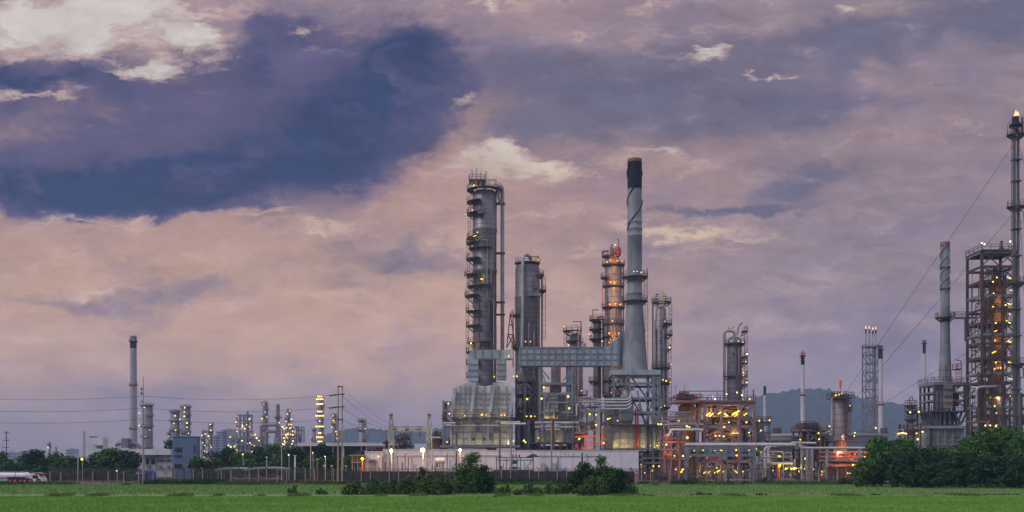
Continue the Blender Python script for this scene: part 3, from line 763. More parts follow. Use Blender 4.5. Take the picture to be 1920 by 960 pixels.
# grass: blades over the near field, rough weeds where the field, fence and banks meet
def blades(name, mat, n, xr, yr, h, wd, seed, label, dens=None):
    q = np.random.default_rng(seed); x = q.uniform(*xr, n*2); y = q.uniform(*yr, n*2)
    keep = np.abs(x) < y*.52; 
    if dens is not None: keep &= q.random(n*2) < dens(x, y)
    x, y = x[keep][:n], y[keep][:n]; n = len(x)
    a = q.uniform(0, 2*pi, n); hh = h*q.uniform(.5, 1.3, n); ln = q.normal(0, .35, (n, 2))*hh[:, None]
    V = np.zeros((n, 3, 3)); dx, dy = np.cos(a)*wd, np.sin(a)*wd
    V[:, 0, 0] = x-dx; V[:, 0, 1] = y-dy; V[:, 1, 0] = x+dx; V[:, 1, 1] = y+dy
    V[:, 2, 0] = x+ln[:, 0]; V[:, 2, 1] = y+ln[:, 1]; V[:, 2, 2] = hh; V[:, :2, 2] = .005
    me = bpy.data.meshes.new(name); me.vertices.add(n*3); me.loops.add(n*3); me.polygons.add(n)
    me.vertices.foreach_set('co', V.ravel()); me.loops.foreach_set('vertex_index', np.arange(n*3, dtype=np.int32))
    me.polygons.foreach_set('loop_start', np.arange(0, n*3, 3, dtype=np.int32)); me.update(); me.materials.append(M[mat])
    o = bpy.data.objects.new(name, me); col.objects.link(o); tag(o, label, None, kind='stuff'); return o
def lump(k1, k2, th):
    return lambda x, y: np.clip((np.sin(x*k1+1.3)+np.sin(x*k2+y*.13)+np.sin(x*k1*2.7+2)*.6-th)*.9+.2, 0, 1)
blades('field_grass', 'grass_blade', 150000, (-62, 62), (84, 126.5), .16, .030, 11, 'short bright green grass of the near field')
blades('verge_grass', 'weed_leaf', 26000, (-75, 75), (126, 132), .34, .05, 12, 'rough grass along the far edge of the bright field', lump(.47, 1.31, .9))
blades('meadow_grass', 'meadow_blade', 60000, (-105, 105), (134, 198), .24, .05, 13, 'longer pale meadow grass before the fence')
blades('fence_weeds', 'leaf_mid', 34000, (-115, 115), (192, 204), .55, .10, 14, 'weeds growing along the foot of the fence', lump(.13, .37, .3))
blades('fence_brush', 'leaf_dark', 22000, (-70, 115), (195, 205), 1.0, .12, 15, 'taller dark brush scattered along the foot of the fence', lump(.21, .083, 1.1))
# ------------------------------------------------------------------ the plant: tall vessels
def lampset(u, items, kind='yellow', size=.5, dy=-1.5):
    for it in items: u.lamp(it[0], it[1], it[2] if len(it) > 2 else dy, kind, size)

# A: the tallest fractionating column
GC = 'process columns of the plant'
u = Unit('process_column', 'tallest grey column, platforms down its left side and a thick pipe down its right', 'process column', 909, 275, GC)
u.shell(909, [(22,905),(22,716),(22.3,612),(22,610),(22,580),(22.6,578),(22.6,570),(22,568),(22,512),(23,511),(23,506),(22,505),(22.3,436),(23.4,434),(23.4,430),(22.6,428),(22.6,364),(21,361),(14,357),(.2,355)], 'insul')
for y, a0, a1, w in [(380,150,255,12),(402,145,258,12),(447,150,250,12),(457,155,240,13),(467,150,300,8),(487,150,250,13),(517,145,250,16),(538,145,290,11),(556,150,245,16),(585,150,252,13),(612,150,252,13),(643,145,290,11),(661,150,250,13),(682,150,252,13),(707,150,245,12)]:
    u.ring_deck(909, 22.3, y, a0, a1, w)
u.ring_deck(909, 22, 357, 0, 360, 12); u.deck(880, 910, 341, -3, 2.5, sides='flr')
for x, t in ((885,319),(893,318),(901,324),(911,323)): u.pipe([(x,354,-1),(x,t,-1)], 1.7, 'pipe_white', 'vent_stack')
u.pipe([(909,356,0),(909,349,0),(934,349,0),(942,352,0),(942,656,0)], 3.6, 'pipe_grey', 'overhead_pipe', fr=2.2, n=12)
u.pipe([(909,352,-1.5),(928,353,-1.5),(935,356,-1.5),(935,375,-1.5),(940,384,-.5)], 2.6, 'pipe_grey', 'overhead_pipe', fr=2, n=10)
u.pipe([(914,455,-3.1),(914,563,-3.1),(926,566,-2.6),(926,712,-2.6)], 1.2, 'pipe_grey'); u.pipe([(893,455,-3.0),(914,455,-3.2)], 1.0)
u.pipe([(930,430,-1.2),(930,600,-1.2)], 1.0, 'pipe_rust'); u.pipe([(921,505,-2.7),(921,565,-2.7)], 1.0, 'pipe_grey')
u.shell(902, [(6.5,407),(6.5,395)], 'insul_pale', -3.6, 'manhole', 16)
for y in (382,475,567,590): u.box('pipe_support', 'steel_dark', 930, 947, y-1, y+1, -1, 1)
for y0, y1, x in ((380,447,881),(447,540,879),(540,612,877),(612,716,877)): u.ladder(x, y0, y1, -2.2)
u.box('top_crane', 'rail_yellow', 914, 930, 338, 339.5, -1, -.6); u.box('top_crane', 'rail_yellow', 929, 931, 338, 354, -1, -.6)
lampset(u, [(889,350),(886,397),(896,441,-3.4),(889,448,-3.3),(903,528,-4),(888,352),(886,487,-3),(888,583,-3),(884,607,-3),(884,646,-3),(884,664,-3),(874,402,0),(874,518,0),(875,556,0)], size=.42)
for (x_,y_,d_) in ((893,448,-3.8),(905,530,-4.6),(888,585,-3.6),(886,648,-3.6),(892,352,-3.5)): point_light('column_lamp', u.p(x_,y_,d_), (1,.74,.2), 70, .18)
# B: domed column with a gooseneck
u = Unit('process_column', 'domed grey column with a gooseneck pipe on top, right of the tallest column', 'process column', 989, 270, GC)
u.shell(989, [(23,905),(23,735),(23.4,562),(24,560),(24,557),(23,556),(23,506),(21,498),(14,493),(.2,491)], 'insul_warm')
u.pipe([(995,494,0),(995,484,0),(988,480,-2),(980,484,-3.5),(980,580,-3.5),(978,700,-3.4)], 3.2, 'pipe_grey', 'overhead_pipe', fr=2.2, n=12)
u.ring_deck(989, 17, 494, 0, 360, 7); u.ring_deck(989, 23.4, 546, -70, 60, 12); u.ring_deck(989, 23.4, 517, -40, 50, 8); u.ring_deck(989, 23.4, 592, 150, 230, 7); u.ring_deck(989,23.4,652,130,300,7)
u.box('pipe_box', 'insul_pale', 990, 1011, 545, 559, -3.9, -2.6)
u.pipe([(1016,512,0),(1016,780,0)], 1.6, 'pipe_grey'); u.ladder(1020, 517, 640, -.8)
u.box('top_crane', 'rail_yellow', 991, 1010, 480, 481.5, 0, .4); u.box('top_crane', 'rail_yellow', 1008, 1010, 480, 494, 0, .4)
m = MB()
for (a, b) in (((957,590),(950,655)),((957,590),(966,655)),((952,630),(963,630)),((954,612),(961,612)),((950,655),(963,630)),((966,655),(952,630))): m.bar(u.p(*a, -3), u.p(*b, -3), .25)
u.part('pipe_bracket', m, 'steel_rust'); u.pipe([(962,590,-2),(962,690,-2)], 1.2, 'pipe_rust')
u.shell(999, [(1.2,560),(1.2,525)], 'rust_vessel', -3.3, 'rust_stain_pipe', 8)
lampset(u, [(1009,489),(985,644,-4),(994,644,-4)], size=.4)

# C: the column lit orange
u = Unit('process_column', 'slim column with orange glowing platforms, immediately left of the tall chimney', 'process column', 1150, 285, GC)
u.shell(1150, [(17,905),(17,600),(16,598),(16,496),(14,490),(8,486),(.2,485)], 'insul_pale')
for y, w in ((497,5.5),(537,4.5),(577,5.5),(608,4.5),(632,4.5),(668,4),(715,4.5),(742,4.5)): u.ring_deck(1150, 16.4, y, 0, 360, w)
u.ring_deck(1150, 16, 521, 130, 235, 8); u.ring_deck(1150, 10, 481, 60, 300, 12)
u.shell(1157, [(.3,486),(5.5,482),(6.3,476),(5.5,468),(.3,465)], 'red_paint', -2, 'reflux_drum', 16)
u.shell(1148, [(4,488),(4,468),(2,464)], 'insul_warm', 0, 'head_nozzle', 12)
u.pipe([(1160,470,0),(1160,449,0),(1157,449,0)], .8, 'steel_rust', 'vent'); u.pipe([(1145,486,-1),(1145,461,-1),(1153,460,-1)], 1.0, 'pipe_rust')
u.box('lifting_arm', 'steel_dark', 1129, 1140, 471, 473, -1, -.5); u.box('lifting_arm', 'steel_dark', 1129, 1130.5, 471, 484, -1, -.5)
u.pipe([(1168,497,-1),(1168,740,-1)], 1.1, 'steel_rust'); u.ladder(1131, 538, 600, -1.5, 'red_paint')
lampset(u, [(1142,492,-3.2),(1155,493,-3.2),(1165,492,-2.5),(1137,494,-2),(1143,533,-3.2),(1150,534,-3.2),(1141,574,-3.2),(1152,573,-3.2),(1161,574,-3),(1146,605,-3.4),(1140,628,-3.4),(1158,628,-3.2),(1140,645,-3.4),(1150,712,-3.4),(1143,738,-3.4),(1138,666,-3)], 'orange', .42)
lampset(u, [(1152,461),(1153,481)], 'cream', .5)
for z_, dd in ((491,-4.5),(532,-4.5),(572,-4.6),(630,-4.8),(712,-4.5)):
    point_light('orange_platform_lamp', u.p(1150, z_, dd), (1,.36,.04), 480, .2)

# D: small vessels behind
u = Unit('process_column', 'short domed column with a yellow crane arm, standing behind the long flue duct', 'process column', 1079, 290, GC)
u.shell(1079, [(14,905),(14,655),(11,650),(11,632),(8,626),(.2,624)], 'insul_pale')
u.ring_deck(1079, 11, 640, 30, 300, 7); u.ring_deck(1074, 9, 621, 90, 330, 10); u.ring_deck(1079, 14, 652, -60, 60, 6); u.deck(1083,1100,741,-4,0)
u.box('lifting_arm', 'rail_yellow', 1073, 1090, 603, 604.5, -1, -.6); u.box('lifting_arm', 'rail_yellow', 1088, 1090, 603, 640, -1, -.6)
u.pipe([(1083,616,-2.2),(1083,770,-2.2)], 1.5, 'pipe_white'); u.ladder(1060, 620, 650, 0); lampset(u, [(1057,614),(1066,648),(1090,733),(1086,738)], size=.42)
u = Unit('process_column', 'thin column with reddish pipes squeezed between the flue duct and the orange lit column', 'process column', 1120, 288, GC)
u.shell(1120, [(7.5,905),(7.5,604),(5,599),(.2,597)], 'insul_warm')
for y in (618,636,600): u.ring_deck(1120, 7.5, y, 90, 330, 8)
u.ring_deck(1118, 8, 715, 100, 300, 7); u.ladder(1108, 712, 770, -1, 'red_paint'); u.pipe([(1119,600,0),(1122,594,0),(1131,594,0),(1131,740,0)], 1.8, 'pipe_rust', fr=2.5)
u.box('lifting_arm', 'rail_yellow', 1111, 1123, 580, 581.5, 0, .4); u.box('lifting_arm', 'rail_yellow', 1111, 1112.5, 580, 600, 0, .4); lampset(u, [(1105,612),(1104,628),(1128,641)], size=.4)

# I: column right of the chimney
u = Unit('process_column', 'slim grey column with platforms on its right side, immediately right of the tall chimney', 'process column', 1239, 275, GC)
u.shell(1239, [(13,905),(13,690),(12.4,688),(12.2,602),(10,598),(10,582),(7,576),(.2,574)], 'insul_pale')
u.ring_deck(1240, 10, 567, 0, 360, 9)
for y, a0, a1, w in ((608,-80,40,9),(628,-60,30,10),(655,-30,20,7),(690,0,360,6),(718,0,360,7),(764,0,360,6)): u.ring_deck(1239, 12, y, a0, a1, w)
u.pipe([(1232,574,-1),(1232,560,-1),(1223,566,-1),(1223,700,-1)], 1.5, 'green_paint', fr=2.5); u.pipe([(1230,562,0),(1230,550,0),(1236,552,0)], 2, 'pipe_grey'); u.pipe([(1240,600,-3),(1240,553,-3),(1238,551,-3)], .9, 'rail_yellow')
u.pipe([(1251,568,0),(1251,556,0)], .6, 'wire', 'antenna'); u.pipe([(1246,568,-1),(1246,552,-1)], .6, 'wire', 'antenna'); u.ladder(1256, 570, 640, -1); u.ladder(1255, 640, 764, -1, 'red_paint')
lampset(u, [(1245,604),(1254,652),(1257,684),(1246,716,-3),(1240,714,-3),(1243,762,-3),(1255,718),(1236,765,-3)], size=.42); u.lamp(1254,653,-1.5,'white',.5)

# J: column over the pink structure
u = Unit('process_column', 'dark grey column with a bent pipe on its left, rising behind the pink steel structure', 'process column', 1377, 266, GC)
u.shell(1377, [(14,905),(14,690),(13.6,680),(13.6,645),(12,640),(10,634),(5,631),(.2,630)], 'insul')
u.ring_deck(1377, 13, 645, 0, 360, 7); u.ring_deck(1377, 13.8, 706, 150, 260, 7)
for y in (622,670,681,705,722): u.ring_deck(1385, 8, y, -60, 50, 9)
u.pipe([(1377,632,0),(1377,621,0),(1361,620,0),(1358,626,0),(1358,756,0)], 2.6, 'pipe_grey', 'overhead_pipe', fr=2.4, n=10); u.ladder(1397, 620, 752, -.8, 'red_paint')
u.pipe([(1380,630,-1),(1384,612,-1),(1390,606,-1)], 1.0, 'steel_dark'); u.pipe([(1366,612,0),(1366,620,0),(1378,612,0)], .8, 'rail_yellow')
lampset(u, [(1368,641),(1382,641),(1391,700,-2),(1396,680),(1398,718),(1392,705),(1391,642,-1)], size=.42); lampset(u, [(1398,665)], 'white', .5)

# risers, nozzles and ladders that run up the vessel fronts
for o in [o for o in col.objects if o.get('category') == 'process column']:
    D = o.location.y; px = CX+o.location.x*F/D; q = random.Random(int(px)); w, y0, y1 = {909:(22,520,700),989:(23,600,730),1150:(16,505,740),1079:(12,660,740),1120:(7,640,740),1239:(12,600,780),1377:(13.5,650,750)}.get(round(px), (0,0,0))
    if not w: continue
    v = Unit.__new__(Unit); v.D = D; v.root = o; v.px = px
    for k in range(6 if w > 10 else 3):
        f = q.uniform(-.85,.85); dy = -v.m(w)*math.sqrt(1-f*f)-.35; a = q.uniform(y0, (y0+y1)/2); b = q.uniform((y0+y1)/2, y1)
        v.pipe([(px+f*w, a-3, dy+.4), (px+f*w, a, dy), (px+f*w, b, dy)], q.uniform(.55,1.1), q.choice(('steel_dark','pipe_grey','pipe_rust','steel_blue')), fr=2)
    for k in range(5 if w > 10 else 2):
        f = q.uniform(-.7,.7); dy = -v.m(w)*math.sqrt(1-f*f); y = q.uniform(y0, y1)
        v.part('nozzle', MB().tube([v.p(px+f*w, y, dy+.2), v.p(px+f*w, y, dy-.45)], v.m(q.uniform(1.0,2.2)), 10), q.choice(('steel_dark','insul_pale')))
# E: the tall chimney on its lattice base
u = Unit('chimney', 'tallest chimney, grey with a black crown and a flared foot on a lattice frame', 'chimney', 1190, 255)
u.shell(1190, [(24.5,698),(20,640),(16.5,585),(15,558),(14.2,553),(15,552),(15,549),(14,548),(13.6,445),(14.4,444),(14.4,442),(13.6,441),(13.6,431),(14.4,430),(14.4,428),(13.5,427),(13.5,419),(14.2,418),(14.2,416),(13.5,415),(13.4,355)], 'stack_grey')
u.shell(1190, [(13.6,355),(13.6,305)], 'stack_black', 0, 'black_crown'); u.shell(1190, [(13.7,305),(13.7,299),(12,298.5)], 'rust_vessel', 0, 'rim')
for k in range(2):   # helical strakes on the upper half
    m = MB(); P = []
    for i in range(28):
        t = i/27; a = 2*pi*(t*1.15)+k*pi; r = u.m(14.2); P.append((u.x(1190)+r*cos(a), u.D+r*sin(a), u.z(432-125*t)))
    u.part('helical_strake', m.tube(P, .12, 5), 'stack_black')
u.ring_deck(1190, 15, 520, 0, 360, 10); u.ring_deck(1190, 15.5, 565, 0, 360, 9); u.ladder(1210, 506, 567, -1); u.ladder(1211, 567, 697, -1, 'red_paint')
u.pipe([(1213,520,0),(1213,500,0)], .5, 'wire', 'antenna'); lampset(u, [(1190,516,-5),(1198,517,-4.5)], 'cream', .3); lampset(u, [(1184,516,-5)], 'orange', .3)
u.box('base_slab', 'duct', 1143, 1233, 697, 706, -5.5, 6)
xs = [1147,1177,1204,1220,1231]
u.posts([1147,1220,1231], (-5,5.4), 706, 905, .55, 'steel_blue'); u.posts([1177], (5.4,), 706, 905, .5, 'steel_blue')
for y in (720,747,773,797): u.level([1147,1231], (-5,5.4), y, .42, 'steel_blue')
for a, b in ((706,747),(747,797)):
    u.brace([(1220,a,1231,(a+b)/2),(1231,(a+b)/2,1220,b),(1204,a,1220,b),(1220,a,1204,b)], .32, 'steel_blue', -5)
    u.brace([(1147,a,1177,b),(1177,a,1147,b),(1190,a,1220,b)], .3, 'steel_blue', 5.2)
u.brace([(1147,706,1165,722),(1165,722,1178,706),(1178,735,1190,720),(1166,720,1185,735),(1190,735,1204,797),(1192,760,1206,797)], .35, 'steel_blue', -5)
u.deck(1147,1231,747,-4.5,5,'steel_dark',rail=False,th=.15); u.deck(1143,1236,797,-6,6,'steel_dark',sides='f')
u.shell(1174, [(11,797),(11,742),(6,733),(6,706)], 'panel', -1, 'burner_vessel', 20)
u.box('duct_box', 'duct', 1162,1185,752,790,-3.5,2)
u.box('furnace_room', 'panel', 1134,1208,800,841,-4,6)
u.box('furnace_room', 'panel', 1208.5,1241,801,840,-3,6)
m = MB()
for x in (1136,1148,1160,1172,1185,1197,1207,1215,1223,1232,1240): m.box(u.x(x)-.16,u.x(x)+.16,u.D-4.4,u.D-3.9 if x<1208 else u.D-2.9,u.z(841),u.z(800))
for y in (811,823): m.box(u.x(1134),u.x(1208),u.D-4.2,u.D-3.95,u.z(y)-.12,u.z(y)+.12)
u.part('wall_rib', m, 'panel_rib'); u.deck(1126,1248,842,-6,6,'steel_blue',sides='f')
for x in (1186,1190): u.box('red_riser','red_paint',x,x+3,768,842,-4.9,-4.5)
u.brace([(1216,815,1226,800),(1216,815,1222,806)], .3, 'steel_blue', -5)
for y, l in ((752,1092),(757,1110),(763,1088),(769,1105)):
    u.pipe([(l,y,-6),(1172,y,-6),(1178,y-6,-6),(1178,y-18,-3)], 1.6, 'pipe_white', fr=2.5)
lampset(u, [(1146,838,-5),(1160,837,-5.2),(1175,837,-5.2),(1198,837,-5.2),(1215,836,-4.6),(1228,836,-4.6),(1237,834,-4.6)], 'cream', .28)
for x in (1150,1170,1200,1225): point_light('furnace_room_lamp', u.p(x, 836, -6), (1,.74,.22), 110, .2)
lampset(u, [(1155,790,-4),(1203,790,-5),(1140,786,-5)], size=.45)
u.posts([1199,1218,1236,1246], (-5.5,4), 842, 905, .4, 'steel_blue'); u.level([1199,1246],(-5.5,4),857,.35,'steel_blue'); u.level([1199,1246],(-5.5,4),866,.35,'steel_blue')
u.box('wall_panel', 'grey_wall', 1200, 1240, 866, 905, -2, 3); u.box('sheet_wall', 'duct', 1240, 1262, 864, 888, -3, 0); u.clutter((1200,1250,846,900), 12, 31, -4.5, -2.2, vessels=1, vm='steel_dark')
lampset(u, [(1202,886,-7),(1216,882,-7),(1219,874,-6),(1229,874,-6)], size=.45, kind='yellow')

# H: long flue duct and its left loop
u = Unit('flue_duct', 'long pale rectangular flue duct running level from the furnace hall to the flared chimney', 'flue duct', 1070, 258)
def ductpart(poly, d0, d1, name='duct_run'):
    return u.part(name, MB().prism([(u.x(a), u.z(b)) for a, b in poly], u.D+d0, u.D+d1), 'duct')
ductpart([(974,687),(1160,687),(1160,629),(1150,640),(1136,652),(1130,654),(974,654)], -2.5, 2.5)
u.part('duct_run', MB().prism([(u.x(a), u.z(b)) for a, b in [(1160.3,686.5),(1172,686),(1172,622),(1160.3,630)]], u.D-2, u.D+2.4), 'steel_blue')
m = MB()
for x in range(974, 1160, 13):
    m.box(u.x(x)-.14,u.x(x)+.14,u.D-2.8,u.D-2.48,u.z(687.5),u.z(653.5 if x < 1136 else 653-(x-1136)*.9))
for y in (665,676): m.box(u.x(974),u.x(1160),u.D-2.7,u.D-2.47,u.z(y)-.1,u.z(y)+.1)
for y in (653.6,686.8): m.box(u.x(974),u.x(1130 if y<660 else 1160),u.D-2.75,u.D-2.45,u.z(y)-.14,u.z(y)+.14)
u.part('stiffener', m, 'panel_rib')
u.posts([980,1064,1072], (-2,2), 687, 905, .45, 'steel_blue'); u.posts([1124], (0,), 687, 780, .4, 'steel_rust')
u = Unit('flue_duct', 'pale arched flue duct looping over the roof of the big furnace', 'flue duct', 912, 250)
m = MB(); O = [(878,716),(878,672),(881,663),(887,658),(966,657)]; I = [(966,674),(949.5,674),(949.5,712),(932,712),(932,674),(898,674),(897,716)]
u.part('duct_run', MB().prism([(u.x(a), u.z(b)) for a, b in [(878,716),(897,716),(897,674),(932,674),(932,712),(949.5,712),(949.5,674),(960,674),(960,657),(887,658),(881,663),(878,672)][::-1]], u.D-2, u.D+2), 'duct')
for y in (684,695,706):
    m.box(u.x(877.5),u.x(897.5),u.D-2.25,u.D-1.98,u.z(y)-.1,u.z(y)+.1); m.box(u.x(931.5),u.x(950),u.D-2.25,u.D-1.98,u.z(y)-.1,u.z(y)+.1)
for x in (890,905,920,935,948): m.box(u.x(x)-.1,u.x(x)+.1,u.D-2.25,u.D-1.98,u.z(674.5),u.z(657.5))
u.part('stiffener', m, 'panel_rib'); u.box('junction_box', 'panel', 945,962,660,676,-4.5,-2.3); lampset(u, [(954,672,-5)], size=.4)

# F: big furnace
u = Unit('process_furnace', 'big pale ribbed furnace with a gabled upper box under the tallest column', 'furnace', 900, 243)
u.part('upper_casing', MB().prism([(u.x(a), u.z(b)) for a, b in [(849,783),(962,783),(963,727),(948,717),(935,716),(925,721),(908,725),(893,721),(884,716),(868,720),(850,728)]], u.D, u.D+12), 'panel')
u.box('roof_shelf', 'steel_dark', 845,966,782,786,-.8,12.5)
u.box('lower_casing', 'panel', 845,962,786,834,.5,12)
m = MB()
for y in (738,748,758,768,778): m.box(u.x(849),u.x(962.5),u.D-.22,u.D-.02,u.z(y)-.12,u.z(y)+.12)
for x in (863,872,880,894,908,921,935,949): m.box(u.x(x)-.13,u.x(x)+.13,u.D-.3,u.D-.01,u.z(782),u.z(724))
for x in (858,868,892,904,925,938): m.box(u.x(x)-.1,u.x(x)+.1,u.D+.25,u.D+.49,u.z(833),u.z(801))
for y in (811,822): m.box(u.x(845),u.x(962),u.D+.28,u.D+.48,u.z(y)-.1,u.z(y)+.1)
u.part('casing_rib', m, 'panel_rib')
for (x0,y0,x1,y1) in ((853,730,846,790),(891,717,881,790),(927,718,916,790),(963,727,954,790)):
    u.part('buttress', MB().bar(u.p(x0,y0,-.6),u.p(x1,y1,-.9),.7,.6), 'duct')
for x in (846,880,915.5,953): u.box('post','duct',x-1.6,x+1.6,788,834,-.9,-.2)
u.pipe([(832,793.5,-1.6),(866,793.5,-1.6)],1.7,'pipe_white'); u.pipe([(832,798,-1.6),(962,798,-1.6)],.9,'pipe_white'); u.pipe([(935,795,-1.8),(986,795,-1.8)],2.0,'pipe_white'); u.pipe([(930,791.5,-1.6),(975,791.5,-1.6)],1.2,'pipe_white')
for x in (855,860,893,898,934): u.box('valve','steel_dark',x,x+4,791,797,-2.3,-1.2)
u.deck(826,975,835,-2,13,'steel_blue',sides='f',rail=False,th=.5); u.deck(845,966,783,-2,0,'steel_dark','steel_rust',sides='f')
for x in (888.5,907.5): u.shell(x,[(2.2,826),(2.2,821)],'rust_vessel',.3,'peep_door',10)
u.box('panel_patch','insul',925,938,802,812,.2,.48); u.box('panel_patch','insul',893,900,802,810,.2,.48); u.box('panel_patch','insul',917,924,813,825,.2,.48)
u.posts([831,848],(0,8),751,834,.4,'steel_blue'); 
for y in (752,768,786,797): u.level([831,848],(0,8),y,.35,'steel_blue')
u.deck(829,848,786,-.5,8,'steel_rust','red_paint',sides='fl'); u.box('annex_panel','grey_wall',838,848,756,766,.3,1); u.box('annex_panel','panel',837,847,770,784,.3,1); u.box('annex_panel','rust_vessel',831.5,837,752,786,2,6)
u.pipe([(840,798,-.8),(840,832,-.8)],1.6,'steel_pink')
lampset(u,[(872,780,-1.4),(903,779,-1.4),(912,779,-1.4),(940,779,-1.4),(946,779,-1.4)],'orange',.36); lampset(u,[(904,778,-2),(839,829,-1.6),(963,827,-1.6)],'yellow',.45); lampset(u,[(841,757,-.6),(843,776,-.6)],'white',.45)
for x in (865,905,942): point_light('furnace_shelf_lamp', u.p(x,779,-2.4), (1,.72,.25), 60, .2)
for x in (895,930,952,860): point_light('furnace_foot_lamp', u.p(x,831,-1.6), (1,.76,.2), 45, .18)

# right of the furnace: the dark jumble of decks
u = Unit('process_structure', 'dark steel structure full of decks between the big furnace and the narrow furnace', 'process structure', 985, 256)
u.posts([968,1000],( -3,5),712,905,.45,'steel_dark'); u.posts([984],(-3,),722,905,.6,'steel_blue'); u.posts([972,990],(-6,),790,905,.7,'steel_blue')
for y in (716,740,765,790,812,838): u.deck(966,1004,y,-3,5,'steel_dark','rail' if y%4 else 'steel_blue')
u.brace([(968,735,984,718),(1000,735,984,718),(968,765,1000,740),(968,838,1000,812)],.3,'steel_blue',-3)
u.clutter((966,1006,718,838),50,5,-3,4,mats=('steel_blue','pipe_grey','red_paint','steel_dark','pipe_rust'),vessels=4)
u.box('red_riser','steel_rust',974,980,778,842,-4,-3.3)
lampset(u,[(969,708,-4),(988,750,-4),(927+60,782,-4),(995,782,-4),(1002,782,-4),(982,827,-5),(985,830,-5),(927,708,-3)],size=.55); u.lamp(963,708,-4,'white',.3)

# G: narrow furnace with its own stack
u = Unit('process_furnace', 'narrow pale furnace with a short square stack, framed, under the long flue duct', 'furnace', 1040, 247)
u.box('casing','panel',1020,1046,740,786,-1,4); u.box('casing','steel_blue',1046.5,1062,742,786,0,5)
u.box('stack','insul',1034,1049,687,735,0,3); u.box('stack_collar','steel_dark',1033,1050,719,723,-.4,3.4)
m=MB()
for y in (750,758,766,776): m.box(u.x(1020),u.x(1046),u.D-1.2,u.D-.98,u.z(y)-.1,u.z(y)+.1)
u.part('casing_rib',m,'panel_rib')
u.posts([1012,1072],(-2,5),690,905,.42,'steel_blue'); u.posts([1020,1062],(-2,),736,905,.4,'steel_blue')
for y in (718,737,772): u.level([1012,1072],(-2,5),y,.4,'steel_blue')
u.brace([(1012,690,1022,718),(1030,712,1012,690),(1072,695,1055,715),(1020,750,1033,737),(1046,750,1034,737),(1062,790,1072,737)],.28,'steel_blue',-2)
u.deck(1015,1072,786,-2.5,5,'steel_dark','steel_rust'); u.deck(1032,1052,733,-1.5,4,'steel_dark','red_paint')
for y in (794,802):
    for x0,x1 in ((1002,1034),(1041,1084)): u.pipe([(x0,y,-3),(x1,y,-3)],3.1,'pipe_grey','header_drum',n=12)
for x in (1016,1037,1072): u.box('drum_saddle','steel_blue',x,x+1.6,790,840,-3.8,-3.3)
u.box('lower_casing','panel',1004,1074,806,830,-.5,6); u.deck(994,1085,830,-4,7,'steel_dark',sides='f'); u.box('foot_wall','steel_dark',1000,1080,836,905,0,6)
u.box('red_riser','red_paint',1048,1051,682,735,-1.2,-.6); u.box('red_riser','steel_rust',1032,1038,786,860,-5,-4.2); u.box('red_riser','steel_rust',1046,1051,830,843,-4.6,-4.1)
m=MB()
for x in (1012,1022,1032,1044,1056,1066): m.box(u.x(x)-.15,u.x(x)+.15,u.D-.8,u.D-.48,u.z(830),u.z(806))
u.part('casing_rib',m,'panel_rib'); u.clutter((1002,1080,742,790),14,9,-2.5,-1.2,mats=('steel_rust','pipe_grey','steel_blue'),vessels=0); u.clutter((1050,1100,745,840),36,12,2,7,mats=('steel_blue','pipe_grey','steel_dark','pipe_rust'),vessels=3)
lampset(u,[(1019,728,-3),(1015,749,-3.2),(1066,767,-3.2),(1064,745,-3.2),(1009,822,-3)],size=.6); lampset(u,[(1085,823,-3)],size=.6)
for x in (1022,1040): point_light('furnace_foot_lamp', u.p(x,783,-2.2),(1,.76,.2),45,.15)
for x in (1014,1046): point_light('furnace_foot_lamp', u.p(x,827,-2),(1,.74,.2),35,.15)

# orange fire-water piping
u = Unit('pipe_manifold', 'bright orange pipe manifold just above the white wall, right of the twin horizontal drums', 'pipe manifold', 1104, 240)
u.pipe([(1078,820,0),(1119,818,0)],2.0,'pipe_orange'); u.pipe([(1098,843,0),(1098,818,0)],1.8,'pipe_orange'); u.pipe([(1100,829,0),(1135,829,0)],1.3,'pipe_orange'); u.pipe([(1100,834,0),(1135,834,0)],1.1,'pipe_orange'); u.pipe([(1074,842,0),(1120,842,0)],1.1,'pipe_orange')
u.pipe([(1101,816,1),(1101,768,1),(1086,755,1),(1086,745,1),(1110,745,1)],2.2,'steel_pink',fr=2); u.box('valve','red_paint',1078,1083,833,842,-1,0); u.pipe([(1090,842,-.5),(1092,832,-.5)],.8,'pipe_orange')
u.pipe([(1078,812,1),(1098,812,1)],2.6,'pipe_rust','drum',n=10); u.posts([1119,1123],(0,3),765,905,.4,'pipe_grey'); u.level([1090,1135],(0,4),768,.4,'steel_blue'); u.level([1090,1135],(0,4),792,.4,'steel_dark')
u.pipe([(1130,805,0),(1130,820,0),(1136,826,0)],2.4,'pipe_orange'); u.clutter((1082,1134,745,812),34,14,0,5,mats=('pipe_grey','steel_blue','pipe_white','steel_dark'),vessels=2)
u.brace([(1090,790,1100,768),(1110,790,1100,768),(1110,790,1122,768)],.25,'steel_blue',-.2)
lampset(u,[(1131,831,-1),(1105,777,-1),(1117,778,-1),(1139,786,-1),(1117,797,-1),(1085,824,-1)],size=.5)
point_light('manifold_lamp', u.p(1104,824,-3),(1,.45,.12),130*1.7,.2)
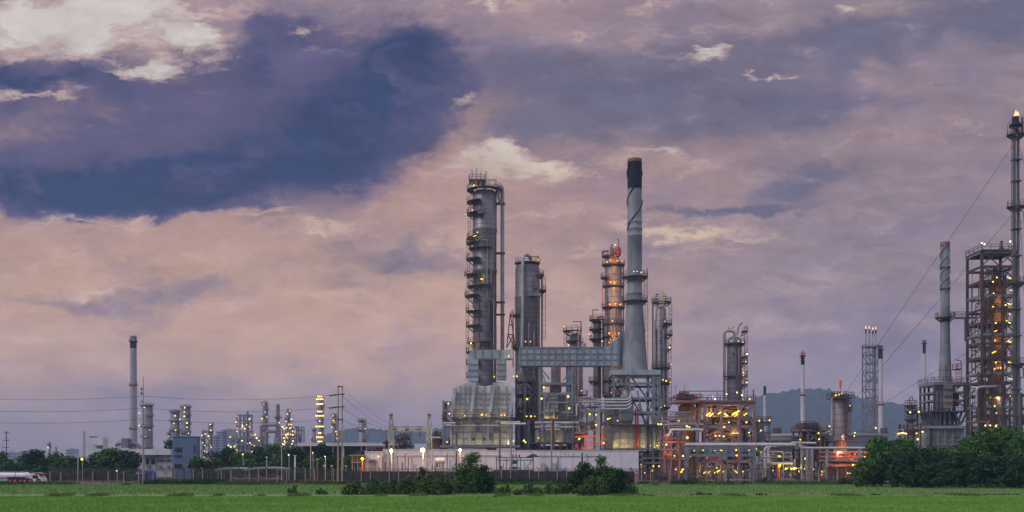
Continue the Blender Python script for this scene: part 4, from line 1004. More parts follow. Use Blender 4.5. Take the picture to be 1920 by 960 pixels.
# K: pink steel process structure
u = Unit('process_structure', 'tall pinkish steel process structure hung with tilted yellow lamps', 'process structure', 1362, 242)
xs=[1317,1348,1380,1408]
u.posts(xs,(-3,),752,905,.62,'steel_pink'); u.posts(xs,(7,),752,905,.6,'steel_rust')
for y in (755,798,832,862): u.level(xs,(-3,7),y,.5,'steel_pink',.75)
u.deck(1264,1410,752,-3.6,7.5,'steel_pink','steel_rust',th=.35); u.deck(1317,1408,795,-2.5,7,'steel_dark','steel_rust',th=.15); u.deck(1317,1408,829,-2.5,7,'steel_dark','steel_rust',th=.15)
u.brace([(1320,796,1346,758),(1324,832,1347,800),(1350,800,1379,818),(1352,812,1378,831),(1350,862,1374,900),(1350,865,1378,885),(1382,760,1406,795),(1406,760,1382,795),(1390,756,1384,796)],.42,'steel_pink',-3.1)
u.brace([(1317,798,1348,832),(1380,832,1408,798),(1317,905,1348,862),(1380,905,1408,862)],.36,'steel_rust',6.8)
u.clutter((1318,1408,757,794),40,21,0,6,mats=('steel_pink','pipe_grey','pipe_rust','steel_rust'),vessels=5)
u.clutter((1318,1408,800,830),30,22,0,6,mats=('steel_pink','pipe_grey','pipe_rust'),vessels=3); u.clutter((1292,1412,860,904),34,23,-1,6,mats=('steel_pink','pipe_grey','pipe_rust','steel_dark'),vessels=4)
u.box('tarpaulin','pipe_orange',1329,1346,856,864,-1,1)
for (x,y) in ((1322,778),(1328,779),(1343,776),(1355,779),(1370,777),(1374,780),(1376,774),(1391,778),(1317,885),(1324,885),(1336,885),(1341,883),(1373,884)):
    u.lamp(x,y,-3.8,'yellow',.75,'tube',-35 if x not in (1355,1373) else 35)
lampset(u,[(1336,818,-3.6),(1343,818,-3.6),(1351,819,-3.6),(1352,802,-3.6),(1361,793,-3.6),(1377,843,-3.6),(1345,844,-3.6),(1350,884,-3.6),(1387,884,-3.6),(1393,793,-3.6),(1338,877,-3.6),(1398,844,-3.6),(1313,845,-3.6)],size=.45)
for x in (1369,1376): u.lamp(x,813,-3.6,'yellow',.6,'tube',0)
lampset(u,[(1399,750,-3.6),(1382,736,0),(1359,740,-2)],'yellow',.5); lampset(u,[(1335,750,-3.6),(1391,741,0)],'white',.45)
for (x,y,p) in ((1332,772,150),(1365,772,150),(1394,776,90),(1345,812,110),(1375,812,90),(1330,878,150),(1372,878,120)): point_light('structure_lamp', u.p(x,y,0),(1,.62,.18),p*1.7,.2)
# roof gear and its thin pipe rail
u.pipe([(1271,752,-2),(1271,734.5,-2),(1356,734.5,-2)],.7,'steel_dark',fr=1.2)
for x in (1310,1342): u.pipe([(x,752,-2),(x,735,-2)],.5,'steel_dark')
for x,t in ((1267,722),(1283,722)): u.pipe([(x,752,0),(x,t,0)],.4,'wire','antenna')
u.box('air_fin_unit','steel_rust',1272,1284,738,749,-2,3); u.box('air_fin_unit','steel_dark',1286,1298,741,750,-2,3); u.box('air_fin_unit','pipe_rust',1276,1291,735,740,-1,3); u.clutter((1265,1316,738,751),14,24,-2,4,mats=('steel_rust','red_paint','pipe_rust','pipe_grey'),vessels=0,rpx=(.5,1))
u.shell(1335,[(3,751),(3,744),(.3,741)],'silver',-1,'small_vessel',12); u.shell(1326,[(2.2,751),(2.2,745),(.3,743)],'insul',0,'small_vessel',12)
# left bay vessel
u = Unit('process_drum', 'fat rusty upright drum under the left end of the pink structure roof', 'process drum', 1290, 246)
u.shell(1288,[(15,905),(15,764),(13,759),(.3,757)],'rust_vessel',0,n=24); u.shell(1308,[(6,905),(6,765),(.3,758)],'insul_warm',-1,'side_vessel',14)
u.ring_deck(1288,15,781,150,300,4,mat='steel_rust',railmat='red_paint'); u.pipe([(1297,800,-4),(1297,768,-4),(1301,768,-4)],1.6,'pipe_rust'); u.pipe([(1268,758,-2),(1270,764,-2),(1270,790,-2)],.8,'steel_dark')
u.lamp(1271,787,-4,'orange',.55); u.lamp(1268,790,-4,'orange',.4); point_light('drum_lamp',u.p(1274,786,-5.5),(1,.36,.08),160*1.7,.2)
# red pipe rack between the white building and the pipe bridge
u = Unit('pipe_rack', 'reddish pipe rack with a cranked white pipe, left of the pipe bridge', 'pipe rack', 1272, 236)
u.posts([1246,1258,1274,1285],(0,5),806,905,.4,'steel_pink')
for y in (820,827,841,858): u.level([1244,1292],(0,5),y,.4,'steel_pink',.45)
u.pipe([(1243,818,-1.2),(1252,817,-1.2),(1255,812,-1.2),(1256,806,-1.2),(1316,806,-1.2),(1313,808,-1.2)],2.4,'pipe_white',fr=1.8,n=10)
u.pipe([(1312,806,-1),(1312,831,-1)],2.3,'pipe_white',n=10); u.pipe([(1246,796,1),(1320,796,1)],2,'pipe_grey'); u.pipe([(1240,790,1),(1256,790,1),(1256,800,1),(1300,800,1)],1.6,'pipe_grey')
u.pipe([(1243,829,-1),(1290,829,-1)],1.5,'pipe_orange'); u.pipe([(1243,852,-1),(1258,854,-1)],1.6,'pipe_orange'); u.pipe([(1243,849,-1),(1252,849,-1),(1252,858,-1)],1.2,'pipe_orange'); u.pipe([(1243,817,-1.5),(1248,817,-1.5),(1248,826,-1.5)],1.4,'pipe_orange')
u.box('red_riser','steel_rust',1268.5,1271.5,815,905,-1.6,-1); u.box('junction_box','steel_dark',1281,1287,824,836,-1.5,-.5); u.box('panel_board','insul_pale',1276,1288,815,836,-.5,.5)
u.clutter((1244,1312,770,804),36,41,0,5,mats=('steel_pink','pipe_grey','pipe_white','steel_blue'),vessels=2); u.clutter((1246,1286,838,902),36,42,0,5,mats=('steel_pink','pipe_rust','pipe_grey','red_paint'),vessels=2)
lampset(u,[(1286,821,-2)],size=.8); lampset(u,[(1262,855,-2),(1278,855,-2),(1278,880,-2),(1275,885,-2),(1247,834,-2),(1266,880,-1),(1293,855,-1),(1287,800,-1),(1291,801,-1),(1286,799,-1),(1237,796,-2),(1232,796,-2)],size=.5)
point_light('rack_lamp',u.p(1264,840,-3),(1,.5,.2),200,.2); point_light('rack_lamp',u.p(1276,882,-2.5),(1,.55,.15),80*1.7,.2); point_light('rack_lamp',u.p(1252,818,-3.5),(1,.5,.2),90,.2)

# second row of frames behind the racks
for (x0,x1,y0,D2,lb,sd) in ((1246,1318,788,258,'shadowed steel frame full of pipes behind the reddish pipe rack',101),(1436,1500,826,252,'shadowed steel frame full of pipes behind the manifold of bent pipes',102),(1196,1246,846,252,'shadowed steel frame under the foot of the tall chimney',103),(1540,1622,842,256,'shadowed steel frame behind the rack of orange lit pipes',104)):
    u = Unit('process_structure', lb, 'process structure', (x0+x1)/2, D2)
    n = max(3, int((x1-x0)/18)); xs = [x0+(x1-x0)*i/n for i in range(n+1)]
    u.posts(xs, (0,6), y0, 905, .38, 'steel_dark')
    for k in range(1+int((900-y0)/17)): u.level([x0,x1], (0,6), y0+17*k, .36, 'steel_rust' if k%2 else 'steel_dark')
    for i in range(n): u.brace([(xs[i], y0+17*(1+i%2), xs[i+1], y0+17*(i%2))], .26, 'steel_dark', 0)
    for k in range(2): u.deck(x0, x1, y0+17+34*k, 0, 6, 'steel_dark', 'steel_rust', th=.15, sides='f')
    u.clutter((x0,x1,y0,902), 44, sd, -.5, 6, mats=('pipe_grey','pipe_rust','steel_blue','steel_dark'), vessels=4, lamps=9)
# L: pipe bridge
u = Unit('pipe_bridge', 'long grey pipe bridge truss with arched braces carrying a thick pale pipe', 'pipe bridge', 1350, 222)
u.pipe([(1284,834,0),(1492,834,0)],2.6,'pipe_white',n=12); u.pipe([(1287,831,1.2),(1492,831,1.2)],1.4,'pipe_grey')
for y,h in ((838.5,.5),(851,.55)): 
    for d in (-.6,2.2): u.part('chord',MB().box(u.x(1286),u.x(1416),u.D+d-.2,u.D+d+.2,u.z(y)-h,u.z(y)),'steel_blue')
for x in (1288,1330,1372,1414): u.posts([x],(-.6,2.2),838,905 if x in(1288,1414) else 856,.42,'steel_blue')
for a in (1288,1330,1372):
    m=MB(); P=[u.p(a+1+40*t,852-14*math.sin(pi*t)**.8,-.6) for t in (i/10 for i in range(11))]
    for p,q in zip(P[:-1],P[1:]): m.bar(p,q,.26)
    u.part('arched_brace',m,'steel_blue')
u.pipe([(1300,846,.6),(1440,846,.6)],1.2,'pipe_grey'); u.pipe([(1414,858,0),(1480,858,0)],1.2,'steel_blue')
lampset(u,[(1338,845,-1.2),(1351,845,-1.2),(1378,844,-1.2),(1300,845,-1.2)],size=.36)
u.lamp(1379,854,-1.2,'orange',.5)

# right extension and manifold
u = Unit('process_structure', 'low grey steel frame with a yellow vent, between the pink structure and a white stack', 'process structure', 1424, 246)
u.posts([1410,1424,1439],(-2,5),792,905,.4,'steel_blue'); u.posts([1408],(-2.6,),732,905,.32,'pipe_rust','tall_pole')
for y in (794,810,832,856): u.level([1409,1440],(-2,5),y,.35,'steel_blue')
u.deck(1408,1441,791,-2.5,5.5,'steel_dark','steel_rust'); u.box('yellow_vent','yellow_paint',1421,1424,777,790,0,.8); u.box('red_vent','red_paint',1426,1429,788,792,0,.8)
u.brace([(1410,810,1424,794),(1424,832,1439,810),(1410,856,1424,832)],.28,'steel_blue',-2.1); u.clutter((1410,1440,794,900),36,51,-1,5,mats=('steel_blue','pipe_grey','steel_rust','pipe_white'),vessels=3)
lampset(u,[(1418,790,-3),(1421,808,-3),(1437,789,-3),(1407,826,-3),(1413,858,-3),(1421,848,-3),(1421,862,-3),(1399,812,-3),(1412,842,-3)],size=.5)
u = Unit('pipe_manifold', 'grey manifold of big bent pipes and valves under the right end of the pipe bridge', 'pipe manifold', 1450, 226)
for x in (1435,1441): u.pipe([(x-1,905 if x==1435 else 869,0),(x-1,842,0),(x+4,838,0),(x+14,838,0)],2.3,'pipe_white',fr=2,n=10)
u.pipe([(1441,845,0),(1441,866,0),(1446,869,0),(1486,869,0)],2.2,'pipe_white',fr=2,n=10); u.pipe([(1410,896,0),(1410,889,0),(1414,884,0),(1432,884,0)],1.8,'pipe_grey'); u.pipe([(1392,895,0),(1395,886,0),(1401,882,0),(1418,882,0)],2,'pipe_grey'); u.shell(1417,[(2.6,905),(2.6,874),(3.4,873),(3.4,868),(.3,866)],'pipe_grey',0,'filter_vessel',14)
u.pipe([(1370,900,0),(1420,900,0)],1.5,'pipe_white'); u.pipe([(1414,869,.5),(1440,869,.5)],1.3,'pipe_grey')
for x in (1448,1455,1461): u.pipe([(x,846,-.6),(x,834,-.6)],1.1,'pipe_rust' if x!=1455 else 'red_paint','valve_stem'); u.box('valve','steel_dark',x-2.4,x+2.4,838,842,-1.2,0)
u.box('control_cabin','steel_dark',1464,1488,836,880,2,6); u.box('control_cabin_window','insul_pale',1475,1480,850,855,1.7,1.98)
u.box('orange_pipe_post','pipe_orange',1457.5,1462,872,898,-.3,.4); u.clutter((1428,1496,846,902),66,52,.6,6,mats=('steel_blue','pipe_grey','steel_dark','pipe_white'),vessels=4,vm='pipe_grey')
for (x,y) in ((1459,856),(1459.5,873)): u.lamp(x,y,-1,'orange',.75)
lampset(u,[(1446,882,-1.4),(1470,879,-1.4),(1480,879,-1.4),(1488,878,-1.4),(1495,878,-1.4),(1495,884,-1.4),(1479,890,-1.4),(1507,860,-1.4),(1505,879,-1.4),(1512,880,-1.4),(1521,880,-1.4)],size=.5)
for x in (1471,1482,1487): u.lamp(x,879,-1.8,'yellow',.5,'tube',-25)
point_light('manifold_lamp',u.p(1480,876,-2),(1,.72,.15),90*1.7,.2); point_light('manifold_lamp',u.p(1460,880,-1.6),(1,.4,.06),50*1.7,.15)
u = Unit('pipe_rack', 'straight pale pipe on grey and white posts, running right to the grove', 'pipe rack', 1560, 222)
u.pipe([(1484,830,0),(1530,831,0)],2,'pipe_white'); u.pipe([(1498,833,0),(1503,840,0),(1690,840,0)],2.2,'pipe_white',n=10); u.pipe([(1498,831,0),(1506,836,0),(1512,840,1)],1.4,'pipe_white')
for x,w in ((1504,1.7),(1513,1.7),(1522.5,1.9),(1550.5,1.8),(1612,1.6)): u.box('post','pipe_grey',x-w,x+w,842,905,-.3,.5)
u.brace([(1514,903,1520,843)],.4,'pipe_grey',.2)
# N: air cooler structure
u = Unit('air_cooler', 'rusty air cooler box raised on pinkish legs, beside the orange lit column', 'air cooler', 1522, 250)
u.box('cooler_box','rust_vessel',1502,1531,793,804,-2,5); u.box('cooler_box','grey_wall',1532.5,1546,795,809,-1,4)
m=MB()
for i in range(7): m.box(u.x(1503+4.4*i)-.12,u.x(1503+4.4*i)+.12,u.D-2.2,u.D-1.98,u.z(804),u.z(793))
u.part('louvre',m,'steel_rust')
u.posts([1498,1510,1533,1547],(-2,5),806,905,.42,'steel_pink'); u.deck(1495,1550,808,-2.6,5.6,'steel_dark','steel_rust'); u.deck(1495,1552,829,-2.6,5.6,'steel_rust','steel_rust')
u.box('top_rail','steel_dark',1496,1524,790,791,-2,-1.7); u.posts([1496,1524],(-2,),790,808,.2,'steel_dark'); u.box('plenum','steel_dark',1506,1530,809,826,0,4)
u.brace([(1510,829,1533,810),(1533,829,1510,810),(1498,860,1510,830)],.28,'steel_blue',-2); u.clutter((1496,1552,812,902),60,61,-1,5,mats=('steel_pink','pipe_rust','pipe_grey','steel_rust'),vessels=3)
lampset(u,[(1494,825,-3),(1529,824,-3),(1548,800,-3),(1528,813,-3),(1514,886,-3),(1534,890,-3)],size=.5)
for x in (1533,1537): u.lamp(x,884,-3,'yellow',.6,'tube',-40)
# O: column with windsock
u = Unit('process_column', 'short column with an orange lit foot and a red windsock flying above it', 'process column', 1574, 245, GC)
u.shell(1574,[(12.8,826),(13,752),(11,748),(.3,746)],'insul_pale'); u.shell(1575.5,[(12.6,905),(12.6,827)],'skirt_paint',0,'skirt')
u.deck(1557,1594,746,-3,3,'steel_dark','steel_rust'); u.deck(1552,1597,826,-3,3.4,'steel_rust','steel_rust',sides='lr'); u.deck(1587,1596,770,-1,1.5)
u.pipe([(1566,748,-1),(1566,742,-1),(1558,747,-1),(1557,752,-1),(1557,808,-1),(1547,811,-1)],1.5,'pipe_grey',fr=2); u.pipe([(1588,748,0),(1593,752,0),(1594,770,0)],.9,'steel_dark')
u.pipe([(1584,752,-2),(1584,826,-2)],1.8,'steel_rust'); u.pipe([(1571,826,-3.3),(1571,816,-3.3),(1574,816,-3.3),(1574,826,-3.3)],1,'pipe_white'); u.pipe([(1569,828,-3.4),(1569,845,-3.4),(1563,849,-3.4),(1535,849,-3.4)],1.3,'pipe_orange')
u.box('top_pump','rust_vessel',1560,1570,738,745,-2,1); u.box('top_pump','steel_rust',1578,1590,740,745,-1,2); u.shell(1572,[(3,745),(3,735),(.3,733)],'insul_warm',0,'relief_valve',10); u.ladder(1588,746,826,-1.6,'steel_rust')
u.clutter((1554,1596,732,745),8,66,-2,2,mats=('steel_rust','steel_dark'),vessels=0,rpx=(.4,.8))
lampset(u,[(1567,741,-2.4),(1572,740,-2.4),(1595,812,-3),(1594,818,-3),(1562,742,-2),(1591,761,-1)],size=.5); u.lamp(1570,820,-3.6,'cream',.3)
for (x,y,d,p) in ((1560,850,-5.5,420),(1588,846,-5.5,420),(1575,834,-5,160)): point_light('skirt_floodlight',u.p(x,y,d),(1,.40,.15),p*.8,.2)
ws=Unit('windsock','red windsock hanging from a mast on the short column with the orange foot','windsock',1575,245,None,u.z(746))
ws.pipe([(1576,746,0),(1576,713,0)],.5,'steel_dark','mast'); ws.part('sock',MB().tube([ws.p(1575.5,714,-.2),ws.p(1574.8,720,-.3),ws.p(1575.2,727,-.3)],.36,10,r2=.24),'windsock_cloth')
# orange-lit low rack right of it
u = Unit('pipe_rack', 'low rack of orange lit pipes between the orange footed column and the grove', 'pipe rack', 1605, 240)
u.posts([1550,1570,1586,1603,1612,1624],(0,5),846,905,.35,'steel_pink')
for y in (846,854,862): u.level([1548,1626],(0,5),y,.35,'steel_pink')
u.pipe([(1590,848,-1),(1622,848,-1)],2.2,'pipe_orange'); u.pipe([(1588,856,-1),(1622,856,-1)],1.6,'pipe_orange'); u.box('exchanger','skirt_paint',1592,1618,859,867,0,3); u.clutter((1548,1626,846,902),60,67,0,5,mats=('steel_pink','pipe_orange','pipe_rust','steel_blue'),vessels=3,vm='rust_vessel')
u.deck(1548,1606,864,-2,5,'steel_dark'); u.pipe([(1550,872,-1.5),(1606,872,-1.5)],3,'pipe_rust','drum'); lampset(u,[(1583,887,-2),(1588,887,-2),(1613,857,-2),(1594,872,-2),(1607,890,-2)],size=.6); u.lamp(1616,857,-2,'yellow',.7,'tube',0); u.lamp(1585,887,-2.2,'yellow',.8,'tube',0)
point_light('rack_lamp',u.p(1608,862,-3),(1,.42,.16),260,.2); point_light('rack_lamp',u.p(1570,880,-3),(1,.45,.12),120*1.7,.2)

# far stacks behind the tank
GS='slim striped stacks behind the grey tank'
def stack(px,w,y0,yb,D,label,reds=(),black=None,cap=None,mat='stack_white'):
    u=Unit('smoke_stack',label,'smoke stack',px,D,GS)
    u.shell(px,[(w*1.15,905),(w,black)],mat,n=16); u.shell(px,[(w*1.02,black),(w*.98,y0)],'stack_black',0,'black_crown',16)
    if cap: u.shell(px,[(w*.98,y0),(w*.95,y0-4),(w*.6,y0-8),(.2,y0-9)],'insul_pale',0,'cap',14)
    for i,y in enumerate(reds):
        u.ring_deck(px,w,y+2,0,360,2.4)
        for dx in (-1,0,1): u.lamp(px+dx*(w+1.2),y,-1.6*(dx==0)*u.m(w),'red',u.m(1.7))
    return u
stack(1434,2.6,724,0,520,'short thin white stack with a dark grey crown, left of the wooded hill summit',black=741)
stack(1505,3.6,666,0,500,'white stack with a black band, grey cap and red lamps, in front of the hill',(665,738),black=684,cap=True)
stack(1651,3.9,648,0,500,'white stack with a long black crown, close against the braced flare cluster',(653,756),black=673)
stack(1733,2.8,638,0,520,'thin black topped stack standing clear left of the tapered grey stack',(641,721),black=663)
u=Unit('flare_cluster','cluster of four thin pipes in one lattice, each with a small flame at its tip','flare stack',1632,505)
for x,t in ((1623.5,617),(1630,617),(1636.5,619),(1642,618)):
    u.pipe([(x,900,0),(x,t,0)],1.1,'pipe_grey','flare_pipe'); u.part('flare_tip',MB().lathe(u.x(x),u.D,[(u.m(1.3),u.z(t+8)),(u.m(1.4),u.z(t))],8),'stack_black')
    u.part('flame',MB().lathe(u.x(x),u.D,[(.05,u.z(t)),(u.m(1.1),u.z(t-1.5)),(u.m(.7),u.z(t-4)),(.02,u.z(t-6))],8),'glow_flame')
m=MB()
for d in (-2,3):
    for x in (1621,1644): m.bar(u.p(x,905,d),u.p(x,648,d),.5)
    for i in range(16):
        y=650+i*16
        if y>900: break
        m.bar(u.p(1621,y,d),u.p(1644,y,d),.4)
        a,b=(1621,1632.5) if i%2 else (1632.5,1621); m.bar(u.p(a,y,d),u.p(b,y+16,d),.3)
        a,b=(1632.5,1644) if i%2 else (1644,1632.5); m.bar(u.p(a,y,d),u.p(b,y+16,d),.3)
u.part('lattice',m,'steel_blue'); lampset(u,[(1638,803,-3),(1646,803,-3)],'cream',1.0); u.deck(1619,1646,651,-2,3)
# U: storage tank
u=Unit('storage_tank','very wide grey storage tank with a flat rim, in front of the wooded hill','storage tank',1571,420)
u.shell(1571,[(135,905),(135,818),(136.5,817),(136.5,812),(134,812)],'tank_wall',30,n=96)
u.shell(1571,[(134,812),(60,810.5),(.3,809.5)],'tank_wall',30,'roof',96)
m=MB(); r=u.m(136)
for i in range(72):
    a=2*pi*i/72; b=2*pi*(i+1)/72; A=(u.x(1571)+r*cos(a),u.D+30+r*sin(a)); B=(u.x(1571)+r*cos(b),u.D+30+r*sin(b)); z=u.z(812)
    m.bar((*A,z),(*A,z+1.2),.12).bar((*A,z+1.2),(*B,z+1.2),.12).bar((*A,z+.6),(*B,z+.6),.1)
u.part('railing',m,'steel_dark'); u.box('roof_platform','steel_rust',1455,1468,802,812,2,6); u.box('roof_platform','steel_dark',1660,1667,802,812,2,6)
# V: small slim tower
u=Unit('process_column','short slim rusty tower with two small platforms, just right of the grey tank','process column',1708,246,GC)
u.shell(1708,[(5,905),(5,790),(4,788),(4,760),(2.6,756),(.2,754)],'insul_warm',n=16)
for y in (760,771,786): u.ring_deck(1708,4.4,y,0,360,7,railmat='steel_rust')
u.pipe([(1705,757,0),(1705,745,0),(1711,744,0),(1711,752,0)],.8,'steel_dark'); u.ladder(1700,760,830,-1.5,'steel_rust'); u.posts([1696,1720],(-2,3),794,905,.3,'steel_rust'); u.deck(1694,1722,806,-2,3,'steel_rust','steel_rust'); u.clutter((1692,1724,795,850),16,71,-1,3,mats=('steel_rust','pipe_rust','pipe_grey'),vessels=2,vm='rust_vessel')
lampset(u,[(1700,774,-2.2),(1716,773,-2.2),(1714,824,-2.2),(1712,813,-2.2),(1724,810,-2)],size=.55)
for x,r in ((1681,-12),(1690,12)): u.lamp(x,813,-2,'yellow',.75,'tube',r)
u.pipe([(1676,850,-1),(1677,818,-1),(1692,814,-1)],.8,'pipe_grey')

# W: furnace with tapered stack X
u=Unit('process_furnace','grey furnace with a spreading waist and a tapered grey stack wound with strakes','furnace',1775,250)
u.box('casing','tank_wall',1735,1798,800,836,-2,8); m=MB()
for x in (1736,1751,1765,1779,1797): m.box(u.x(x)-.25,u.x(x)+.25,u.D-2.4,u.D-1.98,u.z(836),u.z(800))
for y in (809,818,827): m.box(u.x(1735),u.x(1798),u.D-2.2,u.D-1.97,u.z(y)-.1,u.z(y)+.1)
u.part('casing_rib',m,'panel_rib'); u.deck(1730,1812,799,-3,9,'duct',rail=False,th=.6); u.deck(1706,1812,839,-4,9,'duct',rail=False,th=.7); u.box('foundation','concrete',1716,1808,843,905,-2,8)
u.part('waist',MB().prism([(u.x(a),u.z(b)) for a,b in [(1752,797),(1790,797),(1800,773),(1746,773)]],u.D+1,u.D+7),'steel_dark')
for a,b in ((1738,1750),(1750,1752),(1758,1757),(1766,1766),(1774,1776),(1784,1795),(1798,1790),(1808,1796)): u.brace([(a,772,b,797)],.4,'steel_blue',-1.6)
u.deck(1737,1812,771,-3,8,'steel_dark','steel_rust'); u.posts([1744,1752,1760,1800,1808],(-2.5,6),720,771,.42,'steel_dark'); u.posts([1738,1812],(-2.5,6),771,905,.4,'steel_rust')
for y in (735,750): u.level([1744,1808],(-2.5,6),y,.35,'steel_blue')
u.brace([(1796,722,1780,735),(1780,750,1808,768),(1790,740,1808,752),(1744,750,1752,735),(1800,771,1808,750)],.32,'steel_blue',-2.5)
u.deck(1742,1810,718,-3,6.5,'steel_blue','steel_rust',th=.7); u.box('convection_box','insul_pale',1760,1776,722,768,-3.2,2); u.box('convection_box','rust_vessel',1778,1795,735,762,-1,4)
for y in (732,745,757): u.part('casing_band',MB().box(u.x(1760),u.x(1776),u.D-3.4,u.D-3.17,u.z(y)-.12,u.z(y)+.12),'rust_vessel')
u.shell(1777,[(12,716),(10.5,680),(9,640),(8.6,600),(8.4,540),(8.2,461)],'stack_grey',1.5,'stack'); u.shell(1777,[(8.6,461),(8.6,452),(7.6,451.5)],'rust_vessel',1.5,'stack_rim')
for k in range(3):
    P=[]
    for i in range(24):
        t=i/23; a=2*pi*t*1.4+k*2*pi/3; r=u.m(8.9); P.append((u.x(1777)+r*cos(a),u.D+1.5+r*sin(a),u.z(545-85*t)))
    u.part('helical_strake',MB().tube(P,.13,5),'stack_grey')
for y in (500,540,600,664): u.part('stack_flange',MB().lathe(u.x(1777),u.D+1.5,[(u.m(8.4),u.z(y)+.2),(u.m(9.6),u.z(y)+.2),(u.m(9.6),u.z(y)-.2),(u.m(8.4),u.z(y)-.2)],24),'steel_dark')
u.ring_deck(1777,9,594,0,360,9,1.5); u.pipe([(1789,676,-1),(1797,676,-1),(1799,680,-1),(1799,718,-1)],.8,'steel_rust'); u.ladder(1792,690,718,-1,'red_paint'); u.deck(1789,1798,692,-1.5,1,'steel_rust','red_paint')
u.box('stack_panel','insul_pale',1766,1776,686,712,-1.7,-.8); lampset(u,[(1807,782,-4),(1723,810,-2)],size=.5); u.clutter((1780,1812,772,838),18,75,-2,6,mats=('steel_dark','pipe_rust','steel_blue'),vessels=2)
# bridge from X to the tower Y
u=Unit('catwalk','level catwalk with a strut frame joining the tapered grey stack to the open steel tower','catwalk',1812,246)
u.deck(1787,1828,595,-1,1.2,'steel_blue','steel_rust'); m=MB()
for a,b in (((1807,596),(1807,640)),((1807,640),(1827,596)),((1807,614),(1828,614)),((1808,622),(1828,650)),((1808,596),(1808,622))): m.bar(u.p(*a,-.8),u.p(*b,-.8),.35)
u.part('strut_frame',m,'steel_blue')
# Y: open steel tower
u=Unit('process_structure','tall open rusty steel tower with crossed braces around a brown vessel, lit by yellow lamps','process structure',1860,240)
xs=[1828,1847,1867,1891]
u.posts([1828,1891],(-3.5,4),474,905,.5,'steel_rust'); u.posts([1847,1867],(-3.5,),540,905,.42,'steel_rust')
lv=[476,503,530,556,582,607,628,645,672,700,717,741,762,778,800,816,838]
for i,y in enumerate(lv):
    u.level([1828,1891],(-3.5,4),y,.42,'steel_rust' if i%3 else 'steel_blue')
    if i in (2,5,8,11,14): u.deck(1840 if i<6 else 1828,1891,y-1,-3.4,4,'steel_dark','steel_rust',th=.12,sides='f')
for i in range(0,4):
    a,b=lv[i],lv[i+1]; u.brace([(1828,a,1860,b),(1860,a,1828,b),(1860,a,1891,b),(1891,a,1860,b)],.22,'steel_dark',-3.5)
for i in range(4,len(lv)-1):
    a,b=lv[i],lv[i+1]; u.brace([(1828,a,1847,b) if i%2 else (1847,a,1828,b),(1867,a,1891,b) if i%2 else (1891,a,1867,b)],.26,'steel_rust',-3.5)
    u.brace([(1828,b,1860,a),(1860,a,1891,b)],.24,'steel_dark',4)
u.shell(1868,[(9,905),(9,735),(11,720),(11,540),(8,525),(5,505),(4,500)],'rust_vessel',.5,'brown_vessel',20); u.shell(1869,[(8.5,905),(8.5,728),(7,724)],'insul_pale',-2.2,'lower_vessel',20)
u.shell(1850,[(4,905),(4,560),(.3,556)],'rust_vessel',1.5,'brown_vessel',14)
u.pipe([(1816,760,-4.2),(1816,732,-4.2),(1822,728,-4.2),(1853,727,-4.2)],2.4,'pipe_grey',fr=2,n=10); u.pipe([(1882,738,-4),(1893,738,-4),(1896,730,-4),(1896,710,-4)],2.2,'pipe_grey',fr=2); u.pipe([(1800,793,-4),(1840,793,-4)],2,'pipe_rust')
u.pipe([(1822,716,-4),(1822,905,-4)],1.2,'steel_rust'); u.posts([1820,1832],(-4,),700,905,.35,'steel_rust')
u.clutter((1829,1890,500,700),66,81,-2.5,3.4,mats=('steel_rust','pipe_rust','steel_dark','pipe_grey'),vessels=3,vm='rust_vessel'); u.clutter((1822,1892,700,845),22,82,-3,3.4,mats=('steel_rust','pipe_rust','pipe_grey','steel_blue'),vessels=4,vm='rust_vessel')
u.shell(1878,[(5,474),(5,466),(2,462),(2,455),(3,452)],'steel_rust',0,'top_vent',12); u.deck(1826,1893,474,-4,4.5,'steel_dark','steel_rust')
lampset(u,[(1830,461,-3),(1835,463,-3),(1883,458,-3),(1887,463,-3)],'white',.5); lampset(u,[(1854,526,-4),(1847,534,-4),(1848,555,-4),(1852,610,-4),(1870,577,-4),(1872,606,-4),(1878,594,-4),(1881,575,-4),(1847,580,-4),(1851,642,-4),(1852,683,-4),(1850,695,-4),(1831,713,-4),(1853,748,-4),(1850,763,-4),(1853,776,-4),(1879,745,-4),(1892,749,-4),(1894,774,-4),(1823,827,-4),(1858,745,0),(1860,729,0)],size=.42)
for (x,y,r) in ((1876,527,20),(1880,550,20),(1876,575,20),(1877,610,20),(1848,664,-25),(1877,645,25),(1878,683,25),(1851,625,-20),(1879,713,15),(1852,802,35)): u.lamp(x,y,-4.2,'yellow',.62,'tube',r)
lampset(u,[(1832,799,-4.2),(1841,799,-4.2),(1887,711,-4)],'cream',.5); u.lamp(1852,799,-4.2,'yellow',.5)
for (x,y) in ((1868,560),(1866,600),(1870,645),(1868,690),(1855,745),(1850,800)): point_light('tower_lamp',u.p(x,y,-2.8),(1,.60,.2),130*1.7,.2)
# Z: flare stack with guys
u=Unit('flare_stack','tall twin tube flare stack with a burning flame, guyed with wires, at the right edge','flare stack',1904,232)
u.pipe([(1901.5,905,0),(1901.5,243,0)],3.0,'flare_steel','riser',n=12); u.pipe([(1909,905,0),(1909,243,0)],2.6,'flare_steel','riser',n=12); u.pipe([(1914,905,.5),(1914,560,.5)],1.2,'pipe_grey')
u.shell(1904,[(5,246),(5,241),(11,238),(11,234),(7,230),(6,226),(6,219)],'stack_black',0,'flare_tip',18); u.part('flame',MB().lathe(u.x(1904)+.1,u.D,[(.05,u.z(220)),(u.m(4),u.z(217)),(u.m(3),u.z(214)),(u.m(1.6),u.z(211)),(.02,u.z(206))],10),'glow_flame')
u.part('flame',MB().lathe(u.x(1908),u.D-.2,[(.05,u.z(219)),(u.m(2.2),u.z(216)),(u.m(1),u.z(212)),(.02,u.z(209))],8),'glow_flame')
for y in (253,388,531,682): u.ring_deck(1905,7.5,y,0,360,9)
